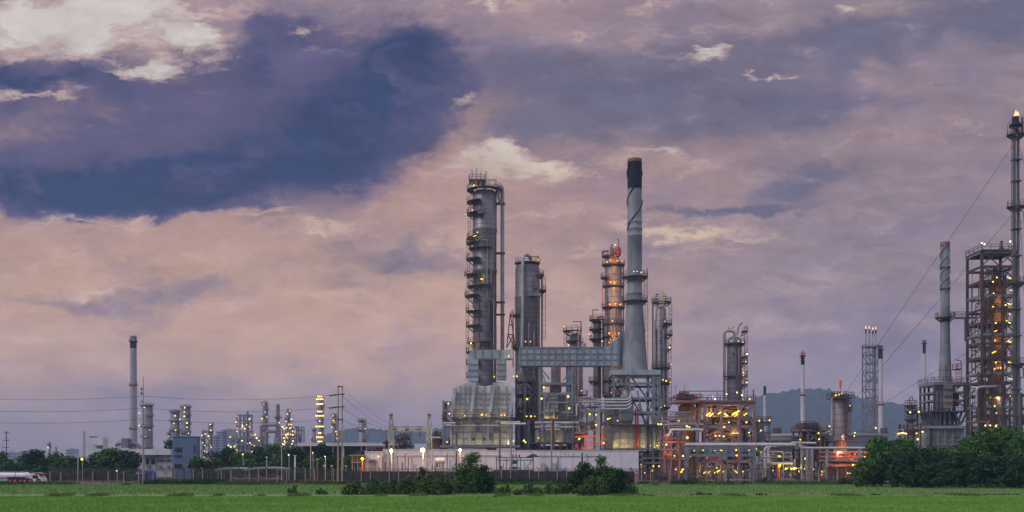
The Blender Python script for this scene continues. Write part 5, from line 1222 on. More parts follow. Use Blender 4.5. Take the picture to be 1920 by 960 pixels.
for y in (300,340,430,480,580,630,730,780): u.box('pipe_clamp','steel_dark',1897,1913,y-1,y+1,-.8,.8)
u.ladder(1897,240,388,-.6); u.ladder(1897,388,531,-.6); u.ladder(1896,531,800,-.6); u.box('tip_guard','steel_dark',1916,1919,219,250,0,.3); u.pipe([(1888,252,0),(1889,236,0),(1896,222,0)],.5,'steel_dark')
u.pipe([(1911,396,0),(1919,396,0),(1919,416,0),(1911,416,0)],.8,'pipe_grey'); u.pipe([(1912,688,0),(1919,690,0),(1919,708,0),(1910,708,0)],1.2,'steel_blue')
for (y,x1,y1,d) in ((277,1545,800,60),(405,1560,800,70),(610,1590,800,60)):
    u.part('guy_wire',MB().tube([u.p(1896,y,0),(px_at(x1,290),290,.5+CH+(HY-y1)*.145)],.04,5),'wire')
u.part('guy_wire',MB().tube([u.p(1912,277,0),u.p(2080,700,10)],.04,5),'wire'); u.part('guy_wire',MB().tube([u.p(1912,400,0),u.p(1960,800,6)],.04,5),'wire')
u=Unit('process_structure','rusty steel frame partly cut off by the right edge, behind the flare stack','process structure',1916,262)
u.posts([1908,1930],(-2,4),738,905,.4,'steel_rust')
for y in (740,765,790,815): u.level([1908,1930],(-2,4),y,.35,'steel_rust')
u.clutter((1909,1930,742,830),14,91,-1,3,mats=('steel_rust','pipe_rust','pipe_grey'),vessels=1,vm='rust_vessel'); lampset(u,[(1916,764,-2.5),(1917,782,-2.5),(1914,748,-2.5)],'cream',.5)
# ------------------------------------------------------------------ the distant plant on the left
GD = 'lamp lit towers of the distant plant'
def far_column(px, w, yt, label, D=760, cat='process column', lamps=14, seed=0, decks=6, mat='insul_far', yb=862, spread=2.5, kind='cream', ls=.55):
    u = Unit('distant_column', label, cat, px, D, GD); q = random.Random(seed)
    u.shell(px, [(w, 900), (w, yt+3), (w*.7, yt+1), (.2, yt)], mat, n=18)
    for i in range(decks):
        y = yt+3+(yb-yt-6)*i/decks; a = q.choice((0, 130, -80)); u.ring_deck(px, w, y, a, a+(360 if a == 0 else 170), 3.2, mat='steel_blue')
    u.pipe([(px-w*.3, yt+1, -1), (px-w*.3, yt-2, -1), (px+w+1.6, yt-1, -1), (px+w+1.6, yb, -1)], .8, 'pipe_grey')
    for i in range(lamps):
        y = yt+2+(yb-yt)*((i+q.random()*.8)/lamps); u.lamp(px+q.uniform(-w-spread, w+spread), y, -u.m(w)-1.2, kind if q.random() < .75 else 'yellow', q.uniform(.8, 1.4)*ls*D/420)
    return u
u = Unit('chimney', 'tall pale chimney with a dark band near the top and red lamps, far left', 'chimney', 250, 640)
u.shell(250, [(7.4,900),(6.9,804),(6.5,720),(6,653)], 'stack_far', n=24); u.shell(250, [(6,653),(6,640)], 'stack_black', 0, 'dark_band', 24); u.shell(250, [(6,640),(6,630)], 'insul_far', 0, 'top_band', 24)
for y in (640,722,804): u.ring_deck(250, 6.3, y, 0, 360, 2); [u.lamp(250+dx, y-2, -2.4 if abs(dx) < 5 else 0, 'red', .55) for dx in (-8, 3, 8)]
u.pipe([(222,838,-3),(222,832,-3),(262,832,-3),(266,842,-3)], 3, 'insul_far', 'flue_pipe'); u.box('stack_foot', 'insul_far', 234, 246, 822, 840, -6, 2); u.pipe([(228,850,-3),(228,826,-3)], .6, 'steel_dark')
far_column(276, 9.5, 757, 'broad grey tower with a lamp lit rim, beside the tall slim concrete pole', seed=1, lamps=7, decks=5, spread=1)
far_column(328, 8, 769, 'left one of the two grey towers behind the blue tower block', seed=2, lamps=6, decks=5)
far_column(348, 8, 760, 'right one of the two grey towers behind the blue tower block, with lamps on top', seed=3, lamps=13, decks=6)
far_column(319, 4, 810, 'small lamp lit tower at the left side of the two grey towers', seed=4, lamps=5, decks=3)
far_column(381, 3.6, 808, 'small tower with lamps just right of the blue tower block', seed=5, lamps=9, decks=4)
far_column(394, 4.2, 794, 'slim tower between the blue tower block and the hazy city block', seed=6, lamps=8, decks=5)
far_column(93, 2, 830, 'tiny far tower with one bright lamp on top above the left trees', D=900, seed=7, lamps=1, decks=1, yb=840)
far_column(105, 1.2, 839, 'tiny far stub of a tower right of the one with the bright lamp', D=900, seed=8, lamps=0, decks=0)
# framed tower
u = Unit('distant_structure', 'open framed tower packed with lamps, left of the far stack with bent ducts', 'process structure', 455, 760, GD)
q = random.Random(77)
u.posts([447,454,462,470], (-4,4), 777, 870, .8, 'steel_blue'); u.posts([434,442,478,486], (-4,4), 818, 870, .8, 'steel_blue')
for y in (778,788,798,808): u.level([447,470], (-4,4), y, .8, 'steel_blue')
for y in (820,832,844,856): u.level([434,486], (-4,4), y, .8, 'steel_blue')
u.shell(464, [(2,900),(2,771)], 'insul_far', 0, 'slim_stack', 12); u.shell(446, [(4,870),(4,822),(.3,819)], 'insul_far', 2, 'vessel', 12)
u.clutter((434,488,818,866), 30, 78, -3, 3, mats=('pipe_grey','steel_blue'), vessels=5, vm='insul_far')
for i in range(48):
    t = q.random(); y = 776+90*t**.6; x = q.uniform(446,472) if y < 815 else q.uniform(430,490); u.lamp(x, y, -5.5, 'cream' if q.random() < .8 else 'orange', q.uniform(.5,1.3)*1.2)
far_column(497, 4.5, 753, 'slim tower with lamps down its left side, over the bent ducts', seed=9, lamps=11, decks=8, spread=1)
u = Unit('smoke_stack', 'far grey stack joined by two bent ducts', 'smoke stack', 521, 740, GD)
u.shell(521, [(9,900),(8.5,836),(5,815),(3.8,812),(3.6,758)], 'insul_far', n=18); u.ring_deck(521, 4, 783, 0, 360, 3)
u.pipe([(491,900,-2),(491,800,-2),(494,797,-2),(519,797,-2)], 3, 'insul_far', 'bent_duct', n=10); u.pipe([(501,900,-3),(501,812,-3),(504,809,-3),(520,809,-3)], 3, 'insul_far', 'bent_duct', n=10)
for x, y in ((527,793),(533,801),(510,840)): u.lamp(x, y, -6, 'cream', 1.3)
far_column(540, 3.6, 768, 'lamp strewn tower right of the far stack with bent ducts', seed=10, lamps=16, decks=6, spread=4)
u = Unit('distant_structure', 'low spread of lamp strewn pipework right of the far stack with bent ducts', 'process structure', 545, 750, GD)
u.posts([528,538,548,558,568], (-4,4), 800, 870, .7, 'steel_blue'); 
for y in (800,815,830,845): u.level([528,558 if y < 820 else 570], (-4,4), y, .7, 'steel_blue')
u.clutter((528,570,800,862), 26, 79, -3, 3, mats=('pipe_grey','steel_blue'), vessels=4, vm='insul_far'); u.pipe([(549,810,-3),(549,790,-3)], .8, 'pipe_rust')
for i in range(30): u.lamp(q.uniform(526,556), q.uniform(795,835), -5.5, 'cream' if q.random() < .75 else 'orange', q.uniform(.5,1.3)*1.2)
far_column(601, 5, 744, 'brightest distant tower, strung with rings of lamps, left of the twin concrete poles', seed=11, lamps=0, decks=8, spread=2)
u = Unit('distant_column', 'short tower tucked against the left side of the brightest distant tower', 'process column', 589, 760, GD)
u.shell(589, [(3,900),(3,805),(.3,802)], 'insul_far', n=12); u.ring_deck(589, 3, 806, 0, 360, 2)
br = [o for o in col.objects if o.get('label', '').startswith('brightest distant')][0]
for y, n in ((744,3),(749,4),(758,4),(772,3),(780,5),(790,1),(800,5),(812,2),(820,4),(828,3)):
    for k in range(n):
        o = bpy.data.objects.new('lamp', lamp_mesh('cream' if (k+y) % 3 else 'yellow', 'ball')); col.objects.link(o); o.parent = br
        x = 601+(k-(n-1)/2)*3.4; o.location = Vector((px_at(x, 760), 760-3.2, CH+(HY-y)*.38)) - ORG[br.name]; o.scale = (1.05,)*3
far_column(627, 4, 776, 'tower with a red lit foot right beside the twin concrete poles', seed=12, lamps=12, decks=5)
far_column(679, 6.5, 786, 'pale column with three platforms, standing alone right of the twin concrete poles', D=640, seed=13, lamps=3, decks=4, mat='insul_pale')
# haze-dimmed city blocks
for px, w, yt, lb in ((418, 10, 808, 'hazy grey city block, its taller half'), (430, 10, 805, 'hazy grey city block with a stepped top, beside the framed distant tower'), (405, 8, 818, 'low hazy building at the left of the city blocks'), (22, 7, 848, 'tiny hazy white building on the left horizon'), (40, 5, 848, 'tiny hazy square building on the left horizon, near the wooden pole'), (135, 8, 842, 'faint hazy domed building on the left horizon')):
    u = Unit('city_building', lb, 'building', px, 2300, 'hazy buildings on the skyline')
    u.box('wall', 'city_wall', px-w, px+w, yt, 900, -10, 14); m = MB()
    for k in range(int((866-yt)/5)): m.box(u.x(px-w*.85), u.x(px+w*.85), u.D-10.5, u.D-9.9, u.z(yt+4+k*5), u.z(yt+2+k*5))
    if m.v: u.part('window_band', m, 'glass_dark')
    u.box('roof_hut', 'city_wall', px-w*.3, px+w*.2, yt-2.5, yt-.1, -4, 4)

# ------------------------------------------------------------------ buildings on the left
u = Unit('office_building', 'long low white office with a deep roof fascia, left of the blue tower block', 'building', 240, 300)
u.box('wall', 'white_wall', 196, 322, 853, 905, .5, 14); u.box('roof', 'white_roof', 184, 322, 842, 853, -1.5, 16)
u.box('gutter', 'tile_roof', 184, 322, 853.2, 854.2, -1.2, .4)
for x0, x1, y0, y1 in ((261,267,859,867),(272.5,279.5,858.5,871),(282.5,290.5,858.5,871),(293,307,862,865.5),(311,321,862,865.5),(230,240,859,867)):
    w = u.box('window', 'glass_dark', x0, x1, y0, y1, .3, .48)
    m = MB(); a, b, c, d = u.x(x0)-.08, u.x(x1)+.08, u.z(y1)-.08, u.z(y0)+.08
    for bx in ((a,b,c,c+.1),(a,b,d-.1,d),(a,a+.1,c,d),(b-.1,b,c,d)): m.box(bx[0],bx[1],u.D+.22,u.D+.29,bx[2],bx[3])
    u.part('frame', m, 'white_roof', w)
for x in (297,313,276): u.box('air_conditioner', 'insul_pale', x, x+5, 873, 878, -.4, .46)
u.box('downpipe', 'grey_wall', 291.5, 292.3, 854, 880, .1, .46)
u = Unit('tower_block', 'blue grey square tower block with dark slit windows', 'building', 345, 285)
u.box('wall', 'slate_wall', 323, 369, 819.5, 905, 0, 3); u.box('parapet', 'slate_wall', 322.5, 369.5, 818, 819.4, -.15, 3.15)
for x0, x1, y0, y1 in ((328,341,839,847),(328,341,853,857),(328,341,870,877),(362.5,366,833,848),(362.5,366,855,863)):
    w = u.box('window', 'glass_dark', x0, x1, y0, y1, -.12, -.02); m = MB()
    for k in range(1, 4): m.box(u.x(x0+(x1-x0)*k/4)-.05, u.x(x0+(x1-x0)*k/4)+.05, u.D-.2, u.D-.13, u.z(y1), u.z(y0))
    u.part('mullion', m, 'tile_roof', w)
u = Unit('white_block', 'plain white windowless block rising behind the left trees', 'building', 178, 330)
u.box('wall', 'white_roof', 162, 193, 820.5, 905, 0, 4); u.box('roof_vent', 'tile_roof', 165, 176, 818, 820.4, 1, 3); u.box('canopy', 'grey_wall', 178, 192, 834, 836, -1.5, -.1); u.box('blue_door', 'slate_wall', 189.5, 192, 836, 842, -.3, -.05)
u = Unit('radio_mast', 'thin lattice radio mast above the left trees', 'mast', 158, 420)
m = MB()
for dx in (-1.6, 1.6): m.bar(u.p(158+dx,900), u.p(158+dx*.6,809), .16)
for i in range(12): y = 812+i*7; m.bar(u.p(156.6,y), u.p(159.4,y+7), .09).bar(u.p(156.6,y), u.p(159.4,y), .09)
u.part('lattice', m, 'steel_pink'); u.box('antenna_panel', 'tarp_pale', 155, 161, 808, 812, -.5, .5); u.box('antenna_panel', 'tarp_pale', 155.5, 160.5, 828, 830, -.5, .5)
# blue tarpaulin shelter
u = Unit('tarpaulin_shelter', 'makeshift hut covered in blue tarpaulin at the foot of the tall slim pole', 'shelter', 271, 218)
u.box('cover', 'tarp_blue', 257, 284, 886, 908, 0, 3); u.part('awning', MB().prism([(u.x(a), u.z(b)) for a, b in [(260,888),(280,885),(282,883.5),(274,881),(262,882)]], u.D-1.6, u.D+3), 'tarp_blue')
u.part('awning', MB().prism([(u.x(a), u.z(b)) for a, b in [(261,888.5),(279,887),(281,885.5),(262,886)]], u.D-2.2, u.D-1.7), 'tarp_pale'); u.part('tarp_drape', MB().prism([(u.x(a), u.z(b)) for a, b in [(279,908),(285.5,908),(284,883),(281,883)]], u.D-1.5, u.D-.1), 'tarp_blue')
# carports
GP = 'carport roofs behind the fence'
for x0, x1, y, lb in ((408, 468, 876, 'left one of the low grey carport roofs behind the fence'), (468, 538, 875, 'right one of the low grey carport roofs behind the fence')):
    u = Unit('carport', lb, 'carport', (x0+x1)/2, 228, GP)
    m = MB(); n = 10
    P = [(u.x(x0+(x1-x0)*i/n), u.z(y+3-3*sin(pi*i/n))) for i in range(n+1)]
    m.prism(P+[(a, b-.45) for a, b in P[::-1]], u.D-2, u.D+4); u.part('roof', m, 'tank_wall')
    u.posts([x0+4, (x0+x1)/2, x1-4], (-1.5, 3.5), y+4, 905, .16, 'steel_blue')
def car(px, D, mat, label):
    u = Unit('parked_car', label, 'car', px, D, 'cars parked under the carports'); X = u.x(px); Y = D
    prof = [(-2.1,.35),(2.1,.35),(2.15,.75),(1.3,.9),(.8,1.4),(-1.0,1.42),(-1.6,.95),(-2.15,.85)]
    u.part('body', MB().prism([(X+a, b) for a, b in prof], Y-.85, Y+.85), mat)
    u.part('window', MB().prism([(X+a, b) for a, b in [(-1.35,.95),(1.1,.93),(.72,1.32),(-.95,1.34)]], Y-.88, Y+.88), 'glass_dark')
    for dx in (-1.3, 1.3):
        for dy in (-.8, .62):
            w = u.part('wheel', MB().tube([(X+dx,Y+dy-.1,.33),(X+dx,Y+dy+.14,.33)], .33, 14), 'black_rubber'); u.part('rim', MB().tube([(X+dx,Y+dy-.12,.33),(X+dx,Y+dy-.11,.33)], .2, 12), 'silver', w)
car(452, 230, 'truck_white', 'white car under the left carport roof'); car(478, 231, 'silver', 'silver car under the right carport roof, near its left end'); car(512, 230, 'white_roof', 'pale car under the right carport roof, near its right end')
# long white shed
u = Unit('long_shed', 'long shed with a white fascia roof behind the twin concrete poles', 'shed', 640, 300)
u.box('roof', 'white_roof', 560, 738, 830.5, 836.5, -2, 18); u.box('wall', 'tile_roof', 566, 686, 836.7, 905, 2, 16); u.box('wall', 'white_wall', 686, 738, 836.7, 905, 1, 16)
for x in (625,645,678,687): u.box('post', 'white_wall', x, x+1.6, 836.7, 860, -1.4, -.9)
for x in (688,698): u.box('window', 'glass_dark', x, x+7, 843, 847, .7, .98)
# white gatehouse + main wall building
u = Unit('white_building', 'very long plain white building in front of the plant', 'building', 950, 229)
u.box('wall', 'white_wall', 718, 912, 843, 905, 0, 7); u.box('wall', 'white_wall', 912.3, 1197.5, 845, 905, 0, 7)
u.box('parapet_line', 'grey_wall', 718, 940, 853.6, 854.4, -.22, -.01); u.box('parapet_line', 'grey_wall', 1010, 1048, 854.2, 854.9, -.2, -.01); u.box('parapet_line', 'grey_wall', 1049, 1089, 854.4, 855.1, -.2, -.01); u.box('parapet_line', 'grey_wall', 1095, 1137, 854.4, 855.1, -.2, -.01)
u.box('coping', 'white_roof', 911.8, 1198, 844, 844.9, -.12, 7.1); u.box('coping', 'white_roof', 717.5, 911.7, 842, 842.9, -.12, 7.1)
for x in (1044,1100,1046): u.box('downpipe', 'grey_wall', x, x+.7, 855.5, 888, -.16, -.01)
# remains of worn lettering: only broken grey patches are left of it
q = random.Random(3)
for (x0, x1, y0, y1) in ((1041,1043,849,854),(1052,1054,849,851),(1056,1062,849.5,853.5),(1064,1068,849,854),(1073,1078,849.5,853.5),(1096,1105,850,854),(1107,1110,849,854),(1112,1115,850,853.5),(1120,1127,849.5,854),(1053,1057,846,847.5),(1061,1064,846,848)):
    m = MB(); n = 10
    pts = [(u.x((x0+x1)/2+(x1-x0)/2*cos(2*pi*i/n)*q.uniform(.6,1)), u.z((y0+y1)/2+(y1-y0)/2*sin(2*pi*i/n)*q.uniform(.7,1))) for i in range(n)]
    u.part('worn_mark', m.prism(pts[::-1], u.D-.012, u.D-.004), 'lettering')
u.box('stair_landing', 'concrete', 1176, 1190, 888, 905, -3, -.1); m = MB()
for x in (1176,1180,1184,1188,1191): m.bar(u.p(x,888,-3), u.p(x,880,-3), .09)
m.bar(u.p(1176,880,-3), u.p(1191,880,-3), .1).bar(u.p(1176,884,-3), u.p(1191,884,-3), .08).bar(u.p(1191,880,-3), u.p(1197,896,-3), .1).bar(u.p(1191,888,-3), u.p(1197,903,-3), .2)
u.part('stair_rail', m, 'red_paint'); u.pipe([(1188,857,-.4),(1188,849,-.4),(1191,847,-.8)], .4, 'grey_wall', 'wall_lamp_arm')
for x0, x1 in ((1013,1021),(1036,1042)): u.box('wall_cabinet', 'grey_wall', x0, x1, 868, 887, -1.4, -.1)
for x in (1022,1054): a = u.box('air_conditioner', 'insul_pale', x, x+6, 880, 887, -1.2, -.1); u.part('fan', MB().tube([u.p(x+3,883.5,-1.25),u.p(x+3,883.5,-1.21)], u.m(2.2), 14), 'steel_dark', a)
u.pipe([(1179,888,-1.5),(1179,857,-1.5)], .35, 'grey_wall', 'antenna'); u.pipe([(1179,866,-1.5),(1184,866,-1.5)], .4, 'grey_wall', 'antenna')
u = Unit('gatehouse', 'small white gatehouse with a roller door at the left end of the long white building', 'building', 701, 227)
u.box('wall', 'white_wall', 684, 717.5, 847, 905, 0, 8); u.box('parapet', 'white_roof', 683.5, 717.8, 846, 846.9, -.2, 8.2); d = u.box('roller_door', 'grey_wall', 692, 706, 866, 888, -.1, -.01); u.box('door_lintel', 'tile_roof', 691, 707, 864.8, 865.9, -.5, -.01, d); u.box('canopy', 'grey_wall', 694, 703, 861, 862.3, -.6, -.01); u.lamp(710.5, 856, -.8, 'cream', .35); u.box('plinth', 'white_roof', 680, 717, 889, 891, -2, -.1)
u.box('side_stair_rail', 'red_paint', 693, 707, 881, 881.6, -1.5, -1.4)
u = Unit('guard_booth', 'small raised guard booth on thin legs left of the white gatehouse', 'booth', 671, 224)
u.posts([662,672,680], (-1,2), 853, 905, .2, 'steel_blue'); u.box('roof', 'insul_pale', 656, 684, 853, 854.6, -1.8, 2.8); u.box('cabin', 'steel_dark', 660, 682, 857, 866, -1, 2); u.box('floor', 'insul_pale', 659, 683, 866, 868, -1.4, 2.2)
# small kiosk behind the wall between the masts
u = Unit('kiosk', 'small brick kiosk with an overhanging pale roof right of the right lattice mast', 'building', 815, 262)
u.box('wall', 'brick', 806, 822, 822, 905, 0, 4); u.part('roof', MB().prism([(u.x(a), u.z(b)) for a, b in [(803,821.8),(826,821.8),(824,818.5),(806,818.5)]], u.D-1, u.D+5), 'white_roof')
u = Unit('white_building', 'low white roof block peeping over the wall between the lattice masts', 'building', 790, 258)
u.box('wall', 'white_wall', 777, 800, 832, 905, 0, 4)
u = Unit('signal_post', 'short post with an orange hooded head above the substation wall', 'signal post', 723, 240)
u.pipe([(723,905,0),(723,826,0)], .5, 'steel_dark', 'post'); u.pipe([(722.6,826,0),(723.2,813,0),(720.5,811.5,0)], 1.6, 'steel_pink', 'hood')

# ------------------------------------------------------------------ substation
def lattice_mast(u, px, yt, yb, wb, d=3.0):
    m = MB(); X = u.x(px); wt = u.m(wb)/2; zt, zb = u.z(yt), 0; zm = u.z(802)
    for sx in (-1, 1):
        for sy in (-1, 1):
            m.bar((X+sx*wt, u.D+sy*wt, zb), (X+sx*wt*.85, u.D+sy*wt*.85, zm), .16).bar((X+sx*wt*.85, u.D+sy*wt*.85, zm), (X+sx*.15, u.D+sy*.15, zt), .14)
    n = 9
    for i in range(n):
        z0 = zb+(zt-zb)*i/n; z1 = zb+(zt-zb)*(i+1)/n; f = lambda z: wt*(1-.15*z/zm) if z < zm else wt*.85*(1-(z-zm)/(zt-zm))+.1
        for sy in (-1, 1):
            m.bar((X-f(z0), u.D+sy*f(z0), z0), (X+f(z1), u.D+sy*f(z1), z1), .1).bar((X+f(z0), u.D+sy*f(z0), z0), (X-f(z1), u.D+sy*f(z1), z1), .1).bar((X-f(z0), u.D+sy*f(z0), z0), (X+f(z0), u.D+sy*f(z0), z0), .1)
    u.part('lattice_mast', m, 'steel_blue'); u.part('mast_cap', MB().box(X-.35,X+.35,u.D-.3,u.D+.3,zt-.1,zt+.35), 'steel_dark')
u = Unit('gantry', 'substation gantry of two pointed lattice masts joined by a crossbeam', 'gantry', 770, 219)
lattice_mast(u, 733.5, 779, 905, 10); lattice_mast(u, 805, 779, 905, 10)
m = MB()
for y in (800, 808): 
    for dy in (-.5, .5): m.bar(u.p(728,y,dy), u.p(812,y,dy), .16)
for i in range(14): x = 728+6*i; m.bar(u.p(x,800,-.5), u.p(x+6,808,-.5), .1).bar(u.p(x+6,800,-.5), u.p(x,808,-.5), .1)
u.part('crossbeam', m, 'steel_blue')
for x in (742,765,787): u.part('insulator', MB().tube([u.p(x-4,807,-.8),u.p(x+3,804.5,-.8)], .25, 8), 'porcelain')
for x in (751,770,788): u.part('insulator', MB().tube([u.p(x,809,0),u.p(x,819,0)], .18, 8), 'porcelain')
GI = 'insulator posts of the substation'
def insul_post(px, yt, w, label, kind=0, D=221):
    u = Unit('insulator_post', label, 'insulator', px, D, GI)
    u.box('stand', 'steel_blue', px-.5*w, px+.5*w, 881, 905, -.15, .15); z0, z1 = u.z(881), u.z(yt); n = 9; pr = []
    for i in range(n): a = z0+(z1-z0)*i/n; b = (z1-z0)/n; pr += [(u.m(w*.7), a), (u.m(w*(1.9 if kind else 1.2)), a+b*.35), (u.m(w*.7), a+b*.7)]
    u.part('insulator', MB().lathe(u.x(px), u.D, pr, 10), 'porcelain'); u.part('terminal', MB().box(u.x(px)-.12,u.x(px)+.12,u.D-.1,u.D+.1,z1,z1+.25), 'silver')
for i, (px, yt, k, w) in enumerate(((717,856,0,.9),(722.5,866,1,1.3),(731,856,0,1.0),(738,866,1,1.3),(745,856,0,1.0),(754.5,866,1,1.3),(759.5,849,0,.9),(766,856,0,.8),(772.5,856,0,.8),(776,870,0,.8),(780,870,0,.8),(802,868,0,.8),(811,870,0,.8),(816,870,0,.8),(838.5,849,0,.8),(844,862,0,.8),(861,856,0,.8),(867,856,0,.8))):
    place = ['beside the white gatehouse','right of the first thin one','at the foot of the left lattice mast','just right of the left lattice mast','one step right of the left lattice mast','left of the tallest insulator of the row','tallest of the row, between the lattice masts','right of the tallest insulator','second to the right of the tallest insulator','short, left of a twin between the masts','short, right of a twin between the masts','short, left of the right lattice mast foot','short, right of the right lattice mast foot','short, left of the silver tank transformer','tall, right of the silver tank transformer','right of the tall one by the silver transformer','behind the tall pointed bush, left','behind the tall pointed bush, right'][i]
    insul_post(px, yt, w, ('fat' if k else 'thin')+' dark insulator post, '+place, k)
u = Unit('busbar', 'long thin overhead busbar pipe in front of the white building', 'busbar', 830, 221)
u.pipe([(716,855,.3),(884,855,.3)], .45, 'silver', 'tube'); u.posts([718,884], (.3,), 855, 905, .16, 'steel_blue')
u = Unit('switch_cabinet', 'grey green switch cabinet at the foot of the insulators near the left lattice mast', 'cabinet', 730, 219)
u.box('body', 'green_paint', 725, 736, 884, 905, 0, 1.5); u.box('door', 'steel_blue', 726, 735, 886, 900, -.06, -.01)
u = Unit('transformer', 'silver oval tank transformer on a dark frame, left of the tall pointed bush', 'transformer', 825, 219)
u.part('conservator', MB().tube([u.p(817,863,0),u.p(818.5,863,0),u.p(833,863,0),u.p(834.5,863,0)], u.m(5.5), 18), 'silver'); u.box('tank', 'steel_blue', 818, 832, 876, 905, -1, 1.2)
u.posts([820,830], (-.6,.6), 868, 878, .2, 'steel_dark'); m = MB()
for k in range(6): m.box(u.x(834+1.6*k)-.04, u.x(834+1.6*k)+.04, u.D-.9, u.D+.9, u.z(902), u.z(884))
u.part('radiator', m, 'silver')
for x in (819,825,831): u.part('bushing', MB().tube([u.p(x,876,-.9),u.p(x,868,-.9)], .14, 8), 'porcelain')
u = Unit('switchgear', 'open teal switchgear frame with a small gabled roof at its right end', 'switchgear', 965, 217)
u.posts([931,950,962,970,976,1000], (0,2), 857, 905, .16, 'green_paint')
for y in (857,862): u.level([930,1000], (0,2), y, .14, 'green_paint')
for x in (962,968,974): u.part('bushing', MB().tube([u.p(x,857,.6),u.p(x,852.5,.6)], .16, 8), 'porcelain')
u.part('shelter_roof', MB().prism([(u.x(a), u.z(b)) for a, b in [(988,857),(1011,857),(1011,856),(1000,850.5),(988,855.5)]], u.D-1.2, u.D+3), 'tile_roof'); u.box('tank', 'green_paint', 960, 970, 864, 870, .2, 1.6); u.box('tank', 'green_paint', 960, 970, 875, 880, .2, 1.6); u.brace([(985,879,999,862)], .14, 'green_paint', .1); u.box('panel_box', 'steel_dark', 936, 942, 874, 880, .2, 1)
for x, yt, h in ((936,864,5),(944,868,3),(983,866,4)): u.box('arrester', 'porcelain', x-.5, x+.5, yt, 880, .2, .6)
u.box('oil_drum_bund', 'steel_dark', 925, 1000, 881, 905, 2.5, 4)

# ------------------------------------------------------------------ fence with bent tops
u = Unit('fence', 'long chain link fence on posts with bent tops, running along the whole plant', 'fence', 960, 212)
posts = MB()
fx = [94,114,174,203,232,260,287]+[310+17.5*i for i in range(77)]
for i, x in enumerate(fx[:100]):
    if x > 1650: break
    tall = 880 if x > 290 else 884
    hgt = u.z(tall); X = u.x(x); bent = x > 300 and i % 1 == 0
    m = MB().bar((X,u.D,0), (X,u.D,hgt), .17)
    if bent: m.bar((X,u.D,hgt), (X-.35,u.D-.3,hgt+.45), .13)
    u.part('fence_post', m, 'pole_concrete' if (i % 3 or x < 300) else 'steel_rust')
m = MB()
for k in range(11): z = .15+k*.27; m.bar((u.x(90),u.D+.1,z), (u.x(1660),u.D+.1,z), .05)
xx = u.x(90)
while xx < u.x(1660): m.bar((xx,u.D+.1,.1), (xx,u.D+.1,2.9), .05); xx += .30
u.part('wire_mesh', m, 'mesh_wire')
u.part('base_wall', MB().box(u.x(88),u.x(192),u.D-.3,u.D-.05,0,.45), 'steel_pink', label='low pinkish kerb wall under the left part of the fence'); u.part('base_wall', MB().box(u.x(290),u.x(640),u.D+.2,u.D+.4,0,.55), 'brick'); u.part('base_wall', MB().box(u.x(640),u.x(1190),u.D+.2,u.D+.4,0,2.35), 'fence_screen'); u.part('base_wall', MB().box(u.x(1200),u.x(1650),u.D+.2,u.D+.4,0,.5), 'concrete')
u = Unit('striped_barrier', 'orange and dark diagonally striped barrier board at the fence corner', 'barrier', 1244, 208)
m = u.box('board', 'steel_dark', 1238, 1250, 904.5, 911, 0, .15)
for k in range(4): u.part('stripe', MB().prism([(u.x(a), u.z(b)) for a, b in [(1238+3*k,910.8),(1239.4+3*k,910.8),(1241.6+3*k,904.7),(1240.2+3*k,904.7)]], u.D-.03, u.D-.005), 'yellow_paint', m)
u = Unit('pump_shed', 'small rusty triangular frame behind the striped barrier', 'shed', 1244, 214)
u.brace([(1234,893,1243,886),(1252,893,1243,886),(1234,905,1234,893),(1252,905,1252,893)], .25, 'steel_rust', 0); u.box('back_panel', 'steel_rust', 1235, 1251, 893, 905, .4, .6)

# ------------------------------------------------------------------ poles, lamps, wires
u = Unit('utility_pole', 'tall slim tapering concrete pole with small antennas near its top', 'utility pole', 269, 209)
u.part('pole', MB().tube([u.p(269,912),u.p(268.7,800),u.p(268.5,705)], u.m(2.4), 10, r2=u.m(.5)), 'pole_concrete')
for y in (729,737): u.box('antenna', 'steel_dark', 264.8, 266.2, y-2, y+3, -.2, .2); u.box('bracket', 'steel_dark', 265, 269, y, y+.8, -.1, .1)
for y in (752,762): u.box('insulator', 'porcelain', 264, 268, y, y+1.5, -.2, .2)
u = Unit('twin_pole', 'pair of concrete poles tied together by crossbars, carrying the power lines', 'utility pole', 637.5, 212)
for x in (633.8,641.6): u.part('pole', MB().tube([u.p(x,912),u.p(x+.3,723)], u.m(2.1), 10, r2=u.m(.9)), 'pole_concrete')
for y in (724,738.5,762,785.5): u.box('crossbar', 'steel_dark', 633, 643, y, y+2, -.4, -.1)
for y, a in ((741,618),(764.5,617)): u.part('crossarm', MB().tube([u.p(632,y-1),u.p(a,y+.7)], .16, 6), 'porcelain'); u.part('crossarm', MB().tube([u.p(642,y-1),u.p(646,y-3)], .14, 6), 'porcelain')
u = Unit('utility_pole', 'small dark pole with crossarms at the left edge', 'utility pole', 12, 330)
u.pipe([(12,905,0),(12,808,0)], .9, 'steel_dark', 'pole')
for y, w in ((811,5),(825,6),(838,5)): u.box('crossarm', 'steel_dark', 12-w, 12+w, y, y+1.2, -.2, .2)
u.box('thin_stay', 'wire', 4, 4.5, 830, 905, 0, .1)
def sag(u, a, b, s, n=16):
    A, B = Vector(a), Vector(b); return [A.lerp(B, t)-Vector((0,0,s*4*t*(1-t))) for t in (i/n for i in range(n+1))]
